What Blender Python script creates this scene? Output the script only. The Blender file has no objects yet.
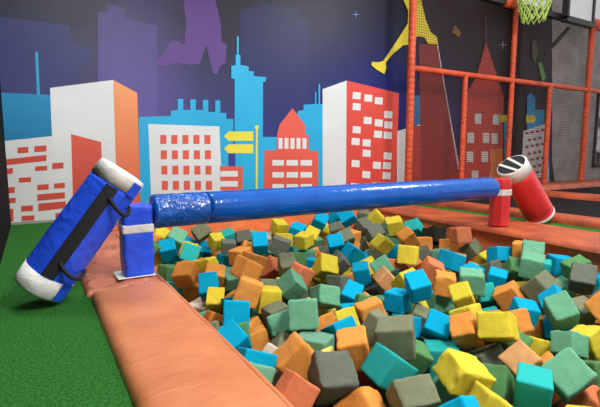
import bpy, bmesh, math, random
from mathutils import Vector, Matrix, Euler, noise
from mathutils.geometry import tessellate_polygon

scene = bpy.context.scene
COL = scene.collection
random.seed(7)

# ------------------------------------------------------------------ camera frame (photo 600x407)
F, CX, CY, HZ = 450.0, 300.0, 203.5, 150.0
PITCH = math.atan((CY - HZ) / F)
YAW = math.atan(268 / math.hypot(F, CY - HZ))
CAM = Vector((0, 0, 1.0))
HEAD = Vector((math.sin(YAW), math.cos(YAW), 0))
RGT = Vector((math.cos(YAW), -math.sin(YAW), 0))
FWD = HEAD * math.cos(PITCH) - Vector((0, 0, 1)) * math.sin(PITCH)
UPV = HEAD * math.sin(PITCH) + Vector((0, 0, 1)) * math.cos(PITCH)

def ray(p):
    return FWD + RGT * ((p[0] - CX) / F) + UPV * ((CY - p[1]) / F)
def at_z(p, z):
    d = ray(p); return CAM + d * ((z - CAM.z) / d.z)
def at_y(p, y):
    d = ray(p); return CAM + d * (y / d.y)

# ------------------------------------------------------------------ materials
def lin(c):
    def f(v):
        v /= 255.0
        return v / 12.92 if v <= 0.04045 else ((v + 0.055) / 1.055) ** 2.4
    return (f(c[0]), f(c[1]), f(c[2]), 1.0)

def nodes_of(name):
    m = bpy.data.materials.new(name); m.use_nodes = True
    nt = m.node_tree
    return m, nt, nt.nodes['Principled BSDF']

def add(nt, kind, **kw):
    n = nt.nodes.new(kind)
    for k, v in kw.items():
        if k in n.inputs: n.inputs[k].default_value = v
        else: setattr(n, k, v)
    return n

def noisy(name, rgb, rgb2=None, scale=20.0, rough=0.7, bump=0.1, bump_scale=None, coord='Object', spec=0.5, dist=0.01, detail=4.0, coat=0.0, mix_pos=(0.35, 0.7)):
    """two-tone noise colour with a bump"""
    m, nt, b = nodes_of(name)
    tc = add(nt, 'ShaderNodeTexCoord')
    n1 = add(nt, 'ShaderNodeTexNoise', Scale=scale, Detail=detail)
    nt.links.new(tc.outputs[coord], n1.inputs['Vector'])
    cr = add(nt, 'ShaderNodeValToRGB')
    cr.color_ramp.elements[0].position = mix_pos[0]; cr.color_ramp.elements[1].position = mix_pos[1]
    cr.color_ramp.elements[0].color = lin(rgb2 or tuple(v * 0.85 for v in rgb)); cr.color_ramp.elements[1].color = lin(rgb)
    nt.links.new(n1.outputs['Fac'], cr.inputs['Fac'])
    nt.links.new(cr.outputs['Color'], b.inputs['Base Color'])
    b.inputs['Roughness'].default_value = rough
    b.inputs['Specular IOR Level'].default_value = spec
    b.inputs['Coat Weight'].default_value = coat
    b.inputs['Coat Roughness'].default_value = 0.12
    n2 = add(nt, 'ShaderNodeTexNoise', Scale=bump_scale or scale * 2, Detail=3.0)
    nt.links.new(tc.outputs[coord], n2.inputs['Vector'])
    bp = add(nt, 'ShaderNodeBump', Strength=bump, Distance=dist)
    nt.links.new(n2.outputs['Fac'], bp.inputs['Height'])
    nt.links.new(bp.outputs['Normal'], b.inputs['Normal'])
    return m

def foam(name, rgb, sharp=False):
    m, nt, b = nodes_of(name)
    tc = add(nt, 'ShaderNodeTexCoord')
    oi = add(nt, 'ShaderNodeObjectInfo')
    n1 = add(nt, 'ShaderNodeTexNoise', Scale=5.0, Detail=5.0)
    nt.links.new(tc.outputs['Object'], n1.inputs['Vector'])
    mx = add(nt, 'ShaderNodeMix', data_type='RGBA')
    lo = tuple(v * (0.93 if sharp else 0.84) for v in rgb)
    mx.inputs[6].default_value = lin(lo); mx.inputs[7].default_value = lin(rgb)
    nt.links.new(n1.outputs['Fac'], mx.inputs[0])
    hs = add(nt, 'ShaderNodeHueSaturation')
    mr = add(nt, 'ShaderNodeMapRange'); mr.inputs[3].default_value = 0.88; mr.inputs[4].default_value = 1.1
    nt.links.new(oi.outputs['Random'], mr.inputs[0])
    nt.links.new(mr.outputs[0], hs.inputs['Value'])
    nt.links.new(mx.outputs[2], hs.inputs['Color'])
    nt.links.new(hs.outputs['Color'], b.inputs['Base Color'])
    b.inputs['Roughness'].default_value = 0.95
    b.inputs['Specular IOR Level'].default_value = 0.12
    n2 = add(nt, 'ShaderNodeTexNoise', Scale=34.0, Detail=6.0)
    nt.links.new(tc.outputs['Object'], n2.inputs['Vector'])
    bp = add(nt, 'ShaderNodeBump', Strength=0.1 if sharp else 0.34, Distance=0.04)
    nt.links.new(n2.outputs['Fac'], bp.inputs['Height'])
    nt.links.new(bp.outputs['Normal'], b.inputs['Normal'])
    return m

def plain(name, rgb, rough=0.6, metal=0.0, spec=0.4):
    m, nt, b = nodes_of(name)
    tc = add(nt, 'ShaderNodeTexCoord')
    n1 = add(nt, 'ShaderNodeTexNoise', Scale=6.0, Detail=3.0)
    nt.links.new(tc.outputs['Object'], n1.inputs['Vector'])
    mx = add(nt, 'ShaderNodeMix', data_type='RGBA')
    mx.inputs[6].default_value = lin(tuple(v * 0.9 for v in rgb)); mx.inputs[7].default_value = lin(rgb)
    nt.links.new(n1.outputs['Fac'], mx.inputs[0]); nt.links.new(mx.outputs[2], b.inputs['Base Color'])
    b.inputs['Roughness'].default_value = rough; b.inputs['Metallic'].default_value = metal
    b.inputs['Specular IOR Level'].default_value = spec
    return m

def vinyl(name, rgb, rgb2, rough=0.4, wrinkle=0.25, wscale=7.0, stretch=(1, 1, 1), fine=60.0, spec=0.4, dirt=None):
    """shiny tarpaulin cloth: soft folds, scuffs"""
    m, nt, b = nodes_of(name)
    tc = add(nt, 'ShaderNodeTexCoord')
    mp = add(nt, 'ShaderNodeMapping'); mp.inputs['Scale'].default_value = stretch
    nt.links.new(tc.outputs['Object'], mp.inputs['Vector'])
    n1 = add(nt, 'ShaderNodeTexNoise', Scale=3.0, Detail=6.0, Roughness=0.6)
    nt.links.new(tc.outputs['Object'], n1.inputs['Vector'])
    cr = add(nt, 'ShaderNodeValToRGB')
    cr.color_ramp.elements[0].position = 0.33; cr.color_ramp.elements[1].position = 0.62
    cr.color_ramp.elements[0].color = lin(rgb2); cr.color_ramp.elements[1].color = lin(rgb)
    if dirt:
        e = cr.color_ramp.elements.new(0.72); e.color = lin(dirt)
    nt.links.new(n1.outputs['Fac'], cr.inputs['Fac'])
    nt.links.new(cr.outputs['Color'], b.inputs['Base Color'])
    n2 = add(nt, 'ShaderNodeTexNoise', Scale=wscale, Detail=3.0, Distortion=0.8)
    nt.links.new(mp.outputs['Vector'], n2.inputs['Vector'])
    n3 = add(nt, 'ShaderNodeTexNoise', Scale=fine, Detail=2.0)
    nt.links.new(tc.outputs['Object'], n3.inputs['Vector'])
    b1 = add(nt, 'ShaderNodeBump', Strength=wrinkle, Distance=0.05)
    b2 = add(nt, 'ShaderNodeBump', Strength=0.06, Distance=0.01)
    nt.links.new(n2.outputs['Fac'], b1.inputs['Height'])
    nt.links.new(n3.outputs['Fac'], b2.inputs['Height'])
    nt.links.new(b1.outputs['Normal'], b2.inputs['Normal'])
    nt.links.new(b2.outputs['Normal'], b.inputs['Normal'])
    b.inputs['Roughness'].default_value = rough
    b.inputs['Specular IOR Level'].default_value = spec
    return m

def net_material(name, rgb, cell, width, axes='XZ'):
    """knotted square mesh: opaque cords, open holes"""
    m, nt, b = nodes_of(name)
    b.inputs['Base Color'].default_value = lin(rgb); b.inputs['Roughness'].default_value = 0.8
    tc = add(nt, 'ShaderNodeTexCoord'); sp = add(nt, 'ShaderNodeSeparateXYZ')
    nt.links.new(tc.outputs['Object'], sp.inputs[0])
    outs = []
    for a in axes:
        d = add(nt, 'ShaderNodeMath', operation='DIVIDE'); d.inputs[1].default_value = cell
        nt.links.new(sp.outputs[a], d.inputs[0])
        f = add(nt, 'ShaderNodeMath', operation='FRACT'); nt.links.new(d.outputs[0], f.inputs[0])
        l = add(nt, 'ShaderNodeMath', operation='LESS_THAN'); l.inputs[1].default_value = width / cell
        nt.links.new(f.outputs[0], l.inputs[0]); outs.append(l)
    mxm = add(nt, 'ShaderNodeMath', operation='MAXIMUM')
    nt.links.new(outs[0].outputs[0], mxm.inputs[0]); nt.links.new(outs[1].outputs[0], mxm.inputs[1])
    nt.links.new(mxm.outputs[0], b.inputs['Alpha'])
    return m

def attr_material(name, rough=0.45):
    """printed banner: flat inks held in the mesh's colour attribute"""
    m, nt, b = nodes_of(name)
    at = add(nt, 'ShaderNodeAttribute'); at.attribute_name = 'ink'
    tc = add(nt, 'ShaderNodeTexCoord')
    n1 = add(nt, 'ShaderNodeTexNoise', Scale=1.3, Detail=5.0)
    nt.links.new(tc.outputs['Object'], n1.inputs['Vector'])
    mr = add(nt, 'ShaderNodeMapRange'); mr.inputs[3].default_value = 0.78; mr.inputs[4].default_value = 1.04
    nt.links.new(n1.outputs['Fac'], mr.inputs[0])
    hs = add(nt, 'ShaderNodeHueSaturation')
    nt.links.new(mr.outputs[0], hs.inputs['Value']); nt.links.new(at.outputs['Color'], hs.inputs['Color'])
    nt.links.new(hs.outputs['Color'], b.inputs['Base Color'])
    n2 = add(nt, 'ShaderNodeTexNoise', Scale=4.0, Detail=2.0)
    nt.links.new(tc.outputs['Object'], n2.inputs['Vector'])
    bp = add(nt, 'ShaderNodeBump', Strength=0.12, Distance=0.02)
    nt.links.new(n2.outputs['Fac'], bp.inputs['Height']); nt.links.new(bp.outputs['Normal'], b.inputs['Normal'])
    b.inputs['Roughness'].default_value = rough; b.inputs['Specular IOR Level'].default_value = 0.25
    return m

M = {}
M['turf'] = noisy('green_turf', (62, 134, 54), (28, 84, 30), scale=70, rough=0.95, bump=0.9, bump_scale=160, spec=0.1, dist=0.02, mix_pos=(0.3, 0.68))
M['pad'] = vinyl('orange_vinyl', (198, 123, 78), (182, 106, 64), rough=0.42, wrinkle=0.22, wscale=6.0, stretch=(0.5, 1.6, 1), dirt=(198, 124, 92))
M['pad_old'] = vinyl('worn_orange_vinyl', (190, 112, 84), (152, 84, 62), rough=0.42, wrinkle=0.8, wscale=7.0, stretch=(1.0, 1.3, 1), dirt=(205, 140, 115))
M['pad_far'] = vinyl('dull_orange_vinyl', (184, 88, 48), (140, 62, 36), rough=0.45, wrinkle=0.3, wscale=4.0)
M['liner'] = vinyl('pit_lining_vinyl', (246, 128, 72), (226, 108, 60), rough=0.5, wrinkle=0.45, wscale=4.0)
M['blue'] = vinyl('blue_vinyl', (40, 88, 232), (32, 72, 206), rough=0.3, wrinkle=0.4, wscale=7.0)
M['log_blue'] = vinyl('glossy_blue_vinyl', (0, 82, 168), (0, 68, 150), rough=0.17, wrinkle=0.10, wscale=14.0, stretch=(0.35, 1, 1), fine=25.0, spec=0.4)
M['log_crinkle'] = vinyl('crinkled_blue_vinyl', (0, 82, 170), (0, 68, 150), rough=0.14, wrinkle=0.5, wscale=20.0, stretch=(0.7, 1, 1), spec=0.6)
M['red'] = vinyl('red_vinyl', (206, 44, 46), (184, 34, 38), rough=0.4, wrinkle=0.2, wscale=6.0)
M['white_vinyl'] = vinyl('white_vinyl', (222, 222, 216), (190, 190, 184), rough=0.5, wrinkle=0.3, wscale=8.0)
M['strap'] = noisy('black_webbing', (24, 24, 28), (14, 14, 18), scale=60, rough=0.8, bump=0.3)
M['pole'] = vinyl('orange_pole_foam', (206, 80, 38), (172, 62, 30), rough=0.5, wrinkle=0.5, wscale=14.0)
M['bed'] = noisy('black_jump_mat', (20, 17, 17), (13, 11, 11), scale=40, rough=0.85, bump=0.2, spec=0.15)
M['dark_wall'] = noisy('black_wall_cloth', (18, 18, 22), (10, 10, 13), scale=5, rough=0.9, bump=0.2, spec=0.1)
M['grey_wall'] = noisy('grey_plaster', (176, 168, 164), (150, 143, 140), scale=2.5, rough=0.9, bump=0.25, bump_scale=14)
M['steel'] = plain('dark_painted_steel', (52, 48, 48), 0.5, 0.2)
M['black_column'] = plain('black_paint', (14, 14, 16), 0.7)
M['board'] = plain('white_board', (216, 214, 210), 0.45)
M['cord_green'] = plain('green_cord', (176, 206, 96), 0.8)
M['hoop'] = plain('orange_hoop_steel', (190, 70, 30), 0.5, 0.2)
M['mural'] = attr_material('printed_mural')
M['net'] = net_material('dark_netting', (50, 28, 26), 0.05, 0.008)
M['frame_dark'] = plain('dark_window_frame', (40, 34, 32), 0.5)
M['glass'] = noisy('glass_painted_reflections', (226, 230, 230), (40, 40, 42), scale=1.6, rough=0.1, bump=0.0, mix_pos=(0.40, 0.46))  # bright and dark reflections painted into the pane colour as noise
FOAM = {
    'B': ('sky blue', (4, 158, 198)), 'Q': ('turquoise', (40, 166, 160)), 'G': ('jade green', (112, 176, 140)),
    'F': ('forest green', (90, 142, 88)), 'O': ('olive grey', (128, 132, 104)), 'D': ('dark grey green', (108, 114, 100)),
    'K': ('shadow dark grey', (50, 50, 44)), 'A': ('orange', (240, 158, 74)), 'P': ('salmon', (230, 132, 88)),  # K: shadow of the log baked into a darkened foam colour
    'E': ('tan', (228, 168, 110)), 'Y': ('yellow', (228, 206, 62)), 'L': ('pale yellow', (236, 222, 112)),
    'W': ('cream white', (224, 208, 184)), 'M': ('sage green', (118, 170, 142))}
FM = {k: foam('foam_' + v[0].replace(' ', '_'), v[1], k in 'BQL') for k, v in FOAM.items()}

# ------------------------------------------------------------------ object helpers
def tag(o, label=None, cat=None, group=None, kind=None):
    if label: o['label'] = label
    if cat: o['category'] = cat
    if group: o['group'] = group
    if kind: o['kind'] = kind
    return o

def obj(name, bm, mat, parent=None, smooth=False):
    me = bpy.data.meshes.new(name)
    bmesh.ops.recalc_face_normals(bm, faces=bm.faces[:])
    bm.to_mesh(me); bm.free()
    for m in (mat if isinstance(mat, (list, tuple)) else [mat]): me.materials.append(m)
    if smooth:
        for p in me.polygons: p.use_smooth = True
    o = bpy.data.objects.new(name, me); COL.objects.link(o)
    if parent is not None: o.parent = parent
    return o

def empty(name, loc=(0, 0, 0), rot=None):
    o = bpy.data.objects.new(name, None); COL.objects.link(o)
    o.location = loc; o.empty_display_size = 0.1
    if rot is not None:
        o.rotation_mode = 'QUATERNION'; o.rotation_quaternion = rot
    return o

def box(bm, x0, x1, y0, y1, z0, z1, bevel=0.0, seg=2, cuts=0):
    r = bmesh.ops.create_cube(bm, size=1.0)
    vs = r['verts']
    for v in vs:
        v.co = Vector((x0 + (v.co.x + .5) * (x1 - x0), y0 + (v.co.y + .5) * (y1 - y0), z0 + (v.co.z + .5) * (z1 - z0)))
    if bevel > 0:
        es = list({e for v in vs for e in v.link_edges})
        bmesh.ops.bevel(bm, geom=es, offset=bevel, segments=seg, affect='EDGES', profile=0.6)
    return bm

def tube(bm, pts, r, n=10, caps=True):
    """round tube through a polyline"""
    pts = [Vector(p) for p in pts]
    rings = []
    ref = None
    for i, p in enumerate(pts):
        d = (pts[min(i + 1, len(pts) - 1)] - pts[max(i - 1, 0)]).normalized()
        if ref is None or abs(ref.dot(d)) > 0.95:
            ref = Vector((0, 0, 1)) if abs(d.z) < 0.9 else Vector((1, 0, 0))
        u = d.cross(ref).normalized(); w = d.cross(u).normalized()
        ref = u.cross(d) if False else ref
        rr = r[i] if isinstance(r, (list, tuple)) else r
        rings.append([bm.verts.new(p + u * (rr * math.cos(a)) + w * (rr * math.sin(a))) for a in [2 * math.pi * k / n for k in range(n)]])
    for a, b in zip(rings, rings[1:]):
        for k in range(n):
            bm.faces.new((a[k], a[(k + 1) % n], b[(k + 1) % n], b[k]))
    if caps:
        bm.faces.new(rings[0][::-1]); bm.faces.new(rings[-1])
    return bm

def lathe(bm, prof, n=32, jitter=None):
    """profile of (radius, z) about local z"""
    rings = []
    for (r, z) in prof:
        ring = []
        for k in range(n):
            a = 2 * math.pi * k / n
            rr = r * (1 + (jitter(a, z) if jitter else 0))
            ring.append(bm.verts.new((rr * math.cos(a), rr * math.sin(a), z)))
        rings.append(ring)
    for a, b in zip(rings, rings[1:]):
        for k in range(n):
            bm.faces.new((a[k], a[(k + 1) % n], b[(k + 1) % n], b[k]))
    bm.faces.new(rings[0][::-1]); bm.faces.new(rings[-1])
    return bm

# ------------------------------------------------------------------ the setting
WALL_Y = 7.12
LEFT_X = -0.30
PIT_X0, PIT_Y1 = 0.79, 6.0
def pit_right(y): return 4.68 + max(0.0, y - 2.0) * 0.06
PIT_Z = -0.62

# floor of green turf with the pit cut out of it
bm = bmesh.new()
def quad(bm, *ps):
    return bm.faces.new([bm.verts.new(p) for p in ps])
YF = -1.5
quad(bm, (LEFT_X - .4, YF, 0), (PIT_X0, YF, 0), (PIT_X0, WALL_Y + .1, 0), (LEFT_X - .4, WALL_Y + .1, 0))
quad(bm, (PIT_X0, PIT_Y1, 0), (pit_right(6), PIT_Y1, 0), (pit_right(6), WALL_Y + .1, 0), (PIT_X0, WALL_Y + .1, 0))
quad(bm, (4.68, YF, 0), (17, YF, 0), (17, WALL_Y + .1, 0), (pit_right(6), WALL_Y + .1, 0), (pit_right(6), PIT_Y1, 0), (4.68, 2, 0))
o = obj('floor', bm, M['turf']); tag(o, 'green artificial turf floor around the foam pit', 'floor', kind='structure')

bm = bmesh.new()
quad(bm, (PIT_X0, YF, PIT_Z), (5.0, YF, PIT_Z), (5.0, 6, PIT_Z), (PIT_X0, 6, PIT_Z))
quad(bm, (PIT_X0, YF, PIT_Z), (PIT_X0, YF, 0), (4.68, YF, 0), (4.68, YF, PIT_Z))
o = obj('floor_pit', bm, M['bed']); tag(o, 'dark bottom of the foam pit', 'floor', kind='structure')

def liner(name, a, b, label):
    """sagging vinyl sheet from a to b, top at floor level"""
    bm = bmesh.new(); N, K = 40, 6
    a, b = Vector(a), Vector(b); side = (b - a).cross(Vector((0, 0, 1))).normalized()
    g = []
    for i in range(N + 1):
        row = []
        for k in range(K + 1):
            t = i / N; z = PIT_Z * k / K
            p = a.lerp(b, t); w = noise.noise(Vector((t * 14, k * .4, a.x))) * 0.012
            row.append(bm.verts.new((p.x + side.x * w, p.y + side.y * w, z)))
        g.append(row)
    for i in range(N):
        for k in range(K):
            bm.faces.new((g[i][k], g[i + 1][k], g[i + 1][k + 1], g[i][k + 1]))
    return tag(obj(name, bm, M['liner'], smooth=True), label, 'wall', kind='structure')
liner('wall_pit_back', (PIT_X0, PIT_Y1, 0), (pit_right(6), PIT_Y1, 0), 'orange vinyl lining of the far pit side')
liner('wall_pit_right', (pit_right(6), PIT_Y1, 0), (4.68, YF, 0), 'orange vinyl lining of the right pit side')
liner('wall_pit_left', (PIT_X0, YF, 0), (PIT_X0, PIT_Y1, 0), 'orange vinyl lining of the near left pit side')

bm = bmesh.new(); box(bm, LEFT_X - .4, 17, WALL_Y, WALL_Y + .2, 0, 5.2)
tag(obj('wall_back', bm, M['grey_wall']), 'grey plastered back wall', 'wall', kind='structure')
bm = bmesh.new(); box(bm, LEFT_X - .3, LEFT_X, YF, WALL_Y, 0, 5.2)
tag(obj('wall_left', bm, M['dark_wall']), 'black wall at the left end of the turf', 'wall', kind='structure')

# ------------------------------------------------------------------ the printed mural on the back wall
bm = bmesh.new()
ink = bm.loops.layers.float_color.new('ink')
layer_y = [WALL_Y - 0.004]
def wall_xz(p):
    q = at_y(p, WALL_Y); return q.x, q.z
def shape(pts, rgb, rgb_low=None, step=0.0006):
    """flat ink shape on the banner; rgb_low blends down the shape"""
    layer_y[0] -= step
    co = [wall_xz(p) for p in pts]
    flat = [Vector((x, layer_y[0], max(z, 0.03))) for x, z in co]
    vs = [bm.verts.new(v) for v in flat]
    ys = [p[1] for p in pts]; y0, y1 = min(ys), max(ys)
    tint = {}
    for v, p in zip(vs, pts):
        c = rgb
        if rgb_low:
            t = (p[1] - y0) / (y1 - y0); c = tuple(a + (b - a) * t for a, b in zip(rgb, rgb_low))
        tint[v] = lin(c)
    for tri in tessellate_polygon([flat]):
        f = bm.faces.new([vs[k] for k in tri])
        for l in f.loops: l[ink] = tint[l.vert]
def rc(x0, y0, x1, y1, rgb):
    shape([(x0, y0), (x1, y0), (x1, y1), (x0, y1)], rgb, step=0.00002)
# night sky: colours on a grid, columns = picture x, rows = picture y
SX = [-40, 0, 45, 95, 130, 160, 200, 240, 290, 340, 380, 412, 450, 500, 520, 552]
SY = [-60, 0, 40, 80, 120, 160, 230]
SKY = [
 [(30,32,52)]*2+[(34,36,58),(38,36,62),(52,44,84),(50,40,82),(34,34,50),(30,32,46),(30,30,54),(24,24,48),(20,20,40),(16,16,30),(14,14,24),(12,12,22),(10,10,16),(10,10,14)],
 [(42,46,74)]*2+[(46,48,78),(54,50,84),(84,70,130),(74,62,118),(46,46,68),(42,44,62),(40,44,84),(34,36,72),(26,28,60),(20,22,44),(16,18,32),(14,14,26),(12,12,18),(12,12,16)],
 [(50,58,104)]*2+[(52,60,108),(58,58,96),(98,86,150),(88,76,140),(54,54,80),(46,50,74),(44,52,104),(38,44,98),(30,34,92),(24,28,66),(20,22,44),(16,16,30),(14,14,20),(12,12,18)],
 [(56,62,118)]*2+[(60,64,124),(72,70,136),(104,92,164),(92,82,156),(64,66,118),(54,58,104),(48,58,122),(36,46,124),(30,38,130),(26,34,110),(22,28,72),(18,20,44),(16,16,26),(14,14,22)],
 [(60,60,120)]*2+[(66,64,126),(82,76,146),(106,96,164),(94,86,158),(72,72,140),(60,64,130),(44,54,136),(34,44,136),(30,38,134),(26,34,120),(24,32,96),(20,24,60),(18,20,34),(16,16,26)],
 [(60,60,120)]*2+[(66,64,126),(82,76,146),(100,92,160),(90,84,152),(70,70,140),(60,64,132),(44,54,136),(34,44,136),(30,38,134),(26,34,120),(24,32,104),(22,26,70),(18,20,40),(16,16,30)],
 [(60,60,120)]*2+[(66,64,126),(82,76,146),(100,92,160),(90,84,152),(70,70,140),(60,64,132),(44,54,136),(34,44,136),(30,38,134),(26,34,120),(24,32,104),(22,26,70),(18,20,40),(16,16,30)]]
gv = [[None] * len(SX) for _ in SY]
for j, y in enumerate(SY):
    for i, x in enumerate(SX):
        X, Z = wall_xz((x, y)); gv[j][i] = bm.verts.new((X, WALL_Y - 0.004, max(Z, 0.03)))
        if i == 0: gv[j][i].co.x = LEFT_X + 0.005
for j in range(len(SY) - 1):
    for i in range(len(SX) - 1):
        f = bm.faces.new((gv[j][i], gv[j][i + 1], gv[j + 1][i + 1], gv[j + 1][i]))
        for l, (jj, ii) in zip(f.loops, ((j, i), (j, i + 1), (j + 1, i + 1), (j + 1, i))):
            l[ink] = lin(tuple(v * (.58, .60, .70, .80, .86, .9, .9)[jj] for v in SKY[jj][ii]))  # rows fade darker upward: dim light high on the wall baked into ink
CY_ = (40, 168, 214); CYD = (26, 128, 176); WH = (212, 218, 218); CO = (214, 90, 72); RW = (196, 74, 58); OR = (232, 150, 92); YE = (222, 212, 74); NV = (44, 52, 104)
DR = (126, 44, 40); RD = (176, 62, 52)
def zs(x0, y0, s, pts): return [(x0 + x / s, y0 + y / s) for x, y in pts]
# ghost towers in the sky
shape([(-20,14),(70,26),(71,45),(90,47),(90,62),(80,66),(80,110),(-20,110)], (44,50,96), (54,58,112))
shape([(70,30),(97,24),(97,110),(80,110),(80,66),(90,62),(90,47),(71,45)], (44,44,66), (64,62,110))
shape([(98,12),(107,12),(107,4),(125,8),(125,18),(140,22),(157,26),(157,116),(98,116)], (64,56,106), (92,82,148))
shape([(240,10),(267,4),(298,8),(298,18),(308,20),(308,120),(240,120)], (32,36,72), (42,50,110))
shape(zs(130,0,3,[(165,0),(160,15),(168,60),(163,135),(145,124),(125,122),(105,150),(80,190),(100,200),(140,188),(180,195),(210,190),(228,135),(238,180),(250,222),(262,222),(268,200),(285,190),(290,135),(275,125),(270,60),(255,0)]), (80,52,114), (92,66,132))
# left end: teal block, white tower, coral block
shape([(-15,92),(50,95),(53,137),(-15,143)], (30,134,180), (26,116,160))
shape([(35,52),(38,52),(40,95),(37,95)], (42,150,190))
shape([(-15,143),(53,136),(100,134),(110,200),(110,226),(-15,226)], (206,208,206))
shape([(50,88),(113,80),(118,160),(118,226),(60,226),(52,137)], WH, (204,206,204))
shape([(113,80),(137,93),(142,226),(118,226)], (232,154,98), (206,84,66))
shape([(71,134),(101,142),(105,226),(74,226)], (206,88,70), (190,74,60))
for a, b, c, d in ((65,210,105,235),(127,205,172,230),(130,280,175,300),(193,268,235,293),(70,322,115,343),(24,288,48,312)):
    shape(zs(0, 90, 3.7, [(a, b + 3), (c, b), (c, d - 3), (a, d)]), RW, step=0.00002)
for a, b, c, d in ((138,200,180,223),(200,195,240,217),(78,278,122,302),(80,315,127,337),(205,305,240,325),(20,210,55,235),(20,250,58,272),(20,290,50,340)):
    shape(zs(0, 130, 3.7, [(a, b + 3), (c, b), (c, d - 3), (a, d)]), RW, step=0.00002)
shape(zs(0,90,3.7,[(24,256),(172,240),(172,262),(24,278)]), RW)
shape(zs(0,130,3.7,[(138,238),(240,230),(240,252),(138,262)]), RW); shape(zs(0,130,3.7,[(142,272),(243,263),(243,288),(142,300)]), RW)
# crenellated light blue block with the white office in front
shape([(138.6,117),(170.6,116),(170.6,111),(177.5,110),(177.5,99),(183,99),(183,110),(190,110),(190,99.6),(195.5,99.6),(195.5,110),(202.6,110),(202.6,100),(208,100),(208,112),(215,112),(215,100.6),(220,100.6),(220,113),(226,113),(226,119),(233,119),(233,226),(141,226)], CY_, (36,160,206))
shape(zs(130,0,3,[(320,110),(325,110),(325,165),(330,165),(330,195),(355,200),(355,213),(370,215),(370,228),(408,232),(406,245),(398,246),(398,680),(313,680),(313,238),(303,235),(303,198),(316,196),(316,165),(320,165)]), (44,176,222), (34,156,206))
rc(228, 153, 235, 167, (52,60,140))
shape([(242,137),(277,137),(277,226),(242,226)], CY_)
shape([(148,124),(219,126.5),(223,226),(152,226)], WH, (208,210,210))
for i in range(5):
    for j in range(4):
        x = 160 + 11 * i + j * 0.5; y = 135 + 15.3 * j
        rc(x, y, x + 6.2, y + 9, CO)
shape([(219.5,166),(242.5,166.5),(242.5,226),(221,226)], (212,92,76))
for y in (171, 181, 190.5): rc(220, y, 237.5, y + 5.5, WH)
shape(zs(130,60,2.906,[(272,222),(285,208),(357,208),(357,235),(285,235)]), YE); shape(zs(130,60,2.906,[(272,258),(285,245),(357,245),(357,271),(285,271)]), YE)
rc(255.5, 127, 257.3, 226, YE)
shape([(256.4 + 2.1 * math.cos(a), 127.5 + 2.1 * math.sin(a)) for a in [k * math.pi / 6 for k in range(12)]], YE)
# gabled coral building
shape(zs(260,60,2.906,[(107,150),(125,145),(125,130),(158,128),(158,93),(162,93),(162,128),(168,128),(168,70),(173,70),(173,128),(184,130),(184,480),(107,480)]), CY_, (34,156,204))
shape(zs(260,60,2.906,[(93,140),(130,190),(130,215),(140,220),(140,262),(167,265),(167,480),(10,480),(12,262),(48,262),(48,215),(55,188)]), (220,96,78), (208,84,68))
for k in range(5): rc(278 + k * 6, 138, 282 + k * 6, 148.8, WH)
for a in (272, 286, 300):
    for b in (160, 172, 184): rc(a, b, a + 11.5, b + 5.5, WH)
# white and red tower
shape(zs(260,60,2.906,[(180,85),(250,60),(247,480),(180,480)]), WH, (206,208,208))
shape(zs(260,60,2.906,[(250,60),(402,97),(390,480),(247,480)]), (212,78,66), (202,70,58))
for x, y in ((268,93),(302,100),(332,108),(268,125),(360,148),(300,165),(332,172),(360,178),(268,192),(330,205),(358,208),(265,226),(297,230),(297,260),(358,268),(265,290),(327,295),(356,296),(296,322),(355,325),(262,357),(325,355)):
    shape(zs(260, 60, 2.906, [(x, y), (x + 23, y + 2), (x + 22, y + 22), (x - 1, y + 20)]), WH, step=0.00002)
shape(zs(260,60,2.906,[(397,207),(430,197),(430,480),(393,480)]), (204,206,206))
# yellow legs of a jumping figure
shape(zs(330,0,4,[(284,-60),(290,0),(310,45),(308,95),(270,155),(230,215),(210,245),(190,250),(165,248),(163,262),(185,280),(215,297),(222,270),(220,250),(250,215),(290,182),(315,180),(335,150),(350,145),(375,150),(390,175),(430,178),(425,150),(400,130),(380,80),(365,20),(356,-60)]), (208,186,44), (220,200,60))
def star(x, y, r, rgb):
    shape([(x + (r if k % 2 == 0 else r * .16) * math.cos(k * math.pi / 4), y + (r if k % 2 == 0 else r * .16) * math.sin(k * math.pi / 4)) for k in range(8)], rgb)
star(355, 15, 4.5, (96,128,200)); star(502, 45, 5, (150,170,200))
shape(zs(330,0,4,[(485,130),(495,100),(520,130),(515,150)]), (120,92,40))
# behind the net
shape([(411,95),(420,95),(420,186),(411,186)], (30,110,160))
shape([(406,128),(420,124),(420,215),(404,215)], (190,190,190))
shape([(411,125),(420,126),(420,215),(410,215)], (176,62,52))
shape([(418,44),(436,45),(442,80),(460,215),(420,215)], DR, (150,52,46))
shape([(436,45),(437,45),(443,80),(462,215),(460,215)], (190,180,176))
shape([(484.6,16),(485.4,16),(485.6,46),(484.4,46)], (96,60,64))
shape([(485,42),(494,70),(503,97),(502,112),(501,215),(457,215),(462,100),(476,75)], RD, (190,70,50))
for x, y in ((273,125),(340,128),(303,195),(335,198),(246,195),(298,265),(243,265),(262,335),(330,335)):
    rc(400 + x / 3.7, 80 + y / 3.7, 400 + (x + 24) / 3.7, 80 + (y + 38) / 3.7, (200,196,192))
shape([(489,150),(501,148),(501,215),(489,215)], (214,120,56))
shape([(503,122),(508,122),(507,215),(502,215)], (36,140,180))
shape([(498,115),(508,115),(508,122),(498,122)], (196,176,60))
shape([(526,96),(530,93),(534,98),(534,110),(543,110),(543,130),(547,130),(547,215),(524,215)], (34,140,190))
shape([(525,115),(533,115),(535,119),(533,123),(525,123)], (206,186,56))
shape([(520,132),(546,123),(546,215),(518,215)], (206,204,202))
for j in range(8):
    for i in range(4):
        x = 524 + i * 5.2 + (j % 2) * 2.4; y = 132 + j * 6.8 - i * 1.0
        if x + 3.6 < 545.5: rc(x, y, x + 3.6, y + 2.6, (160, 70, 56))
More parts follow.
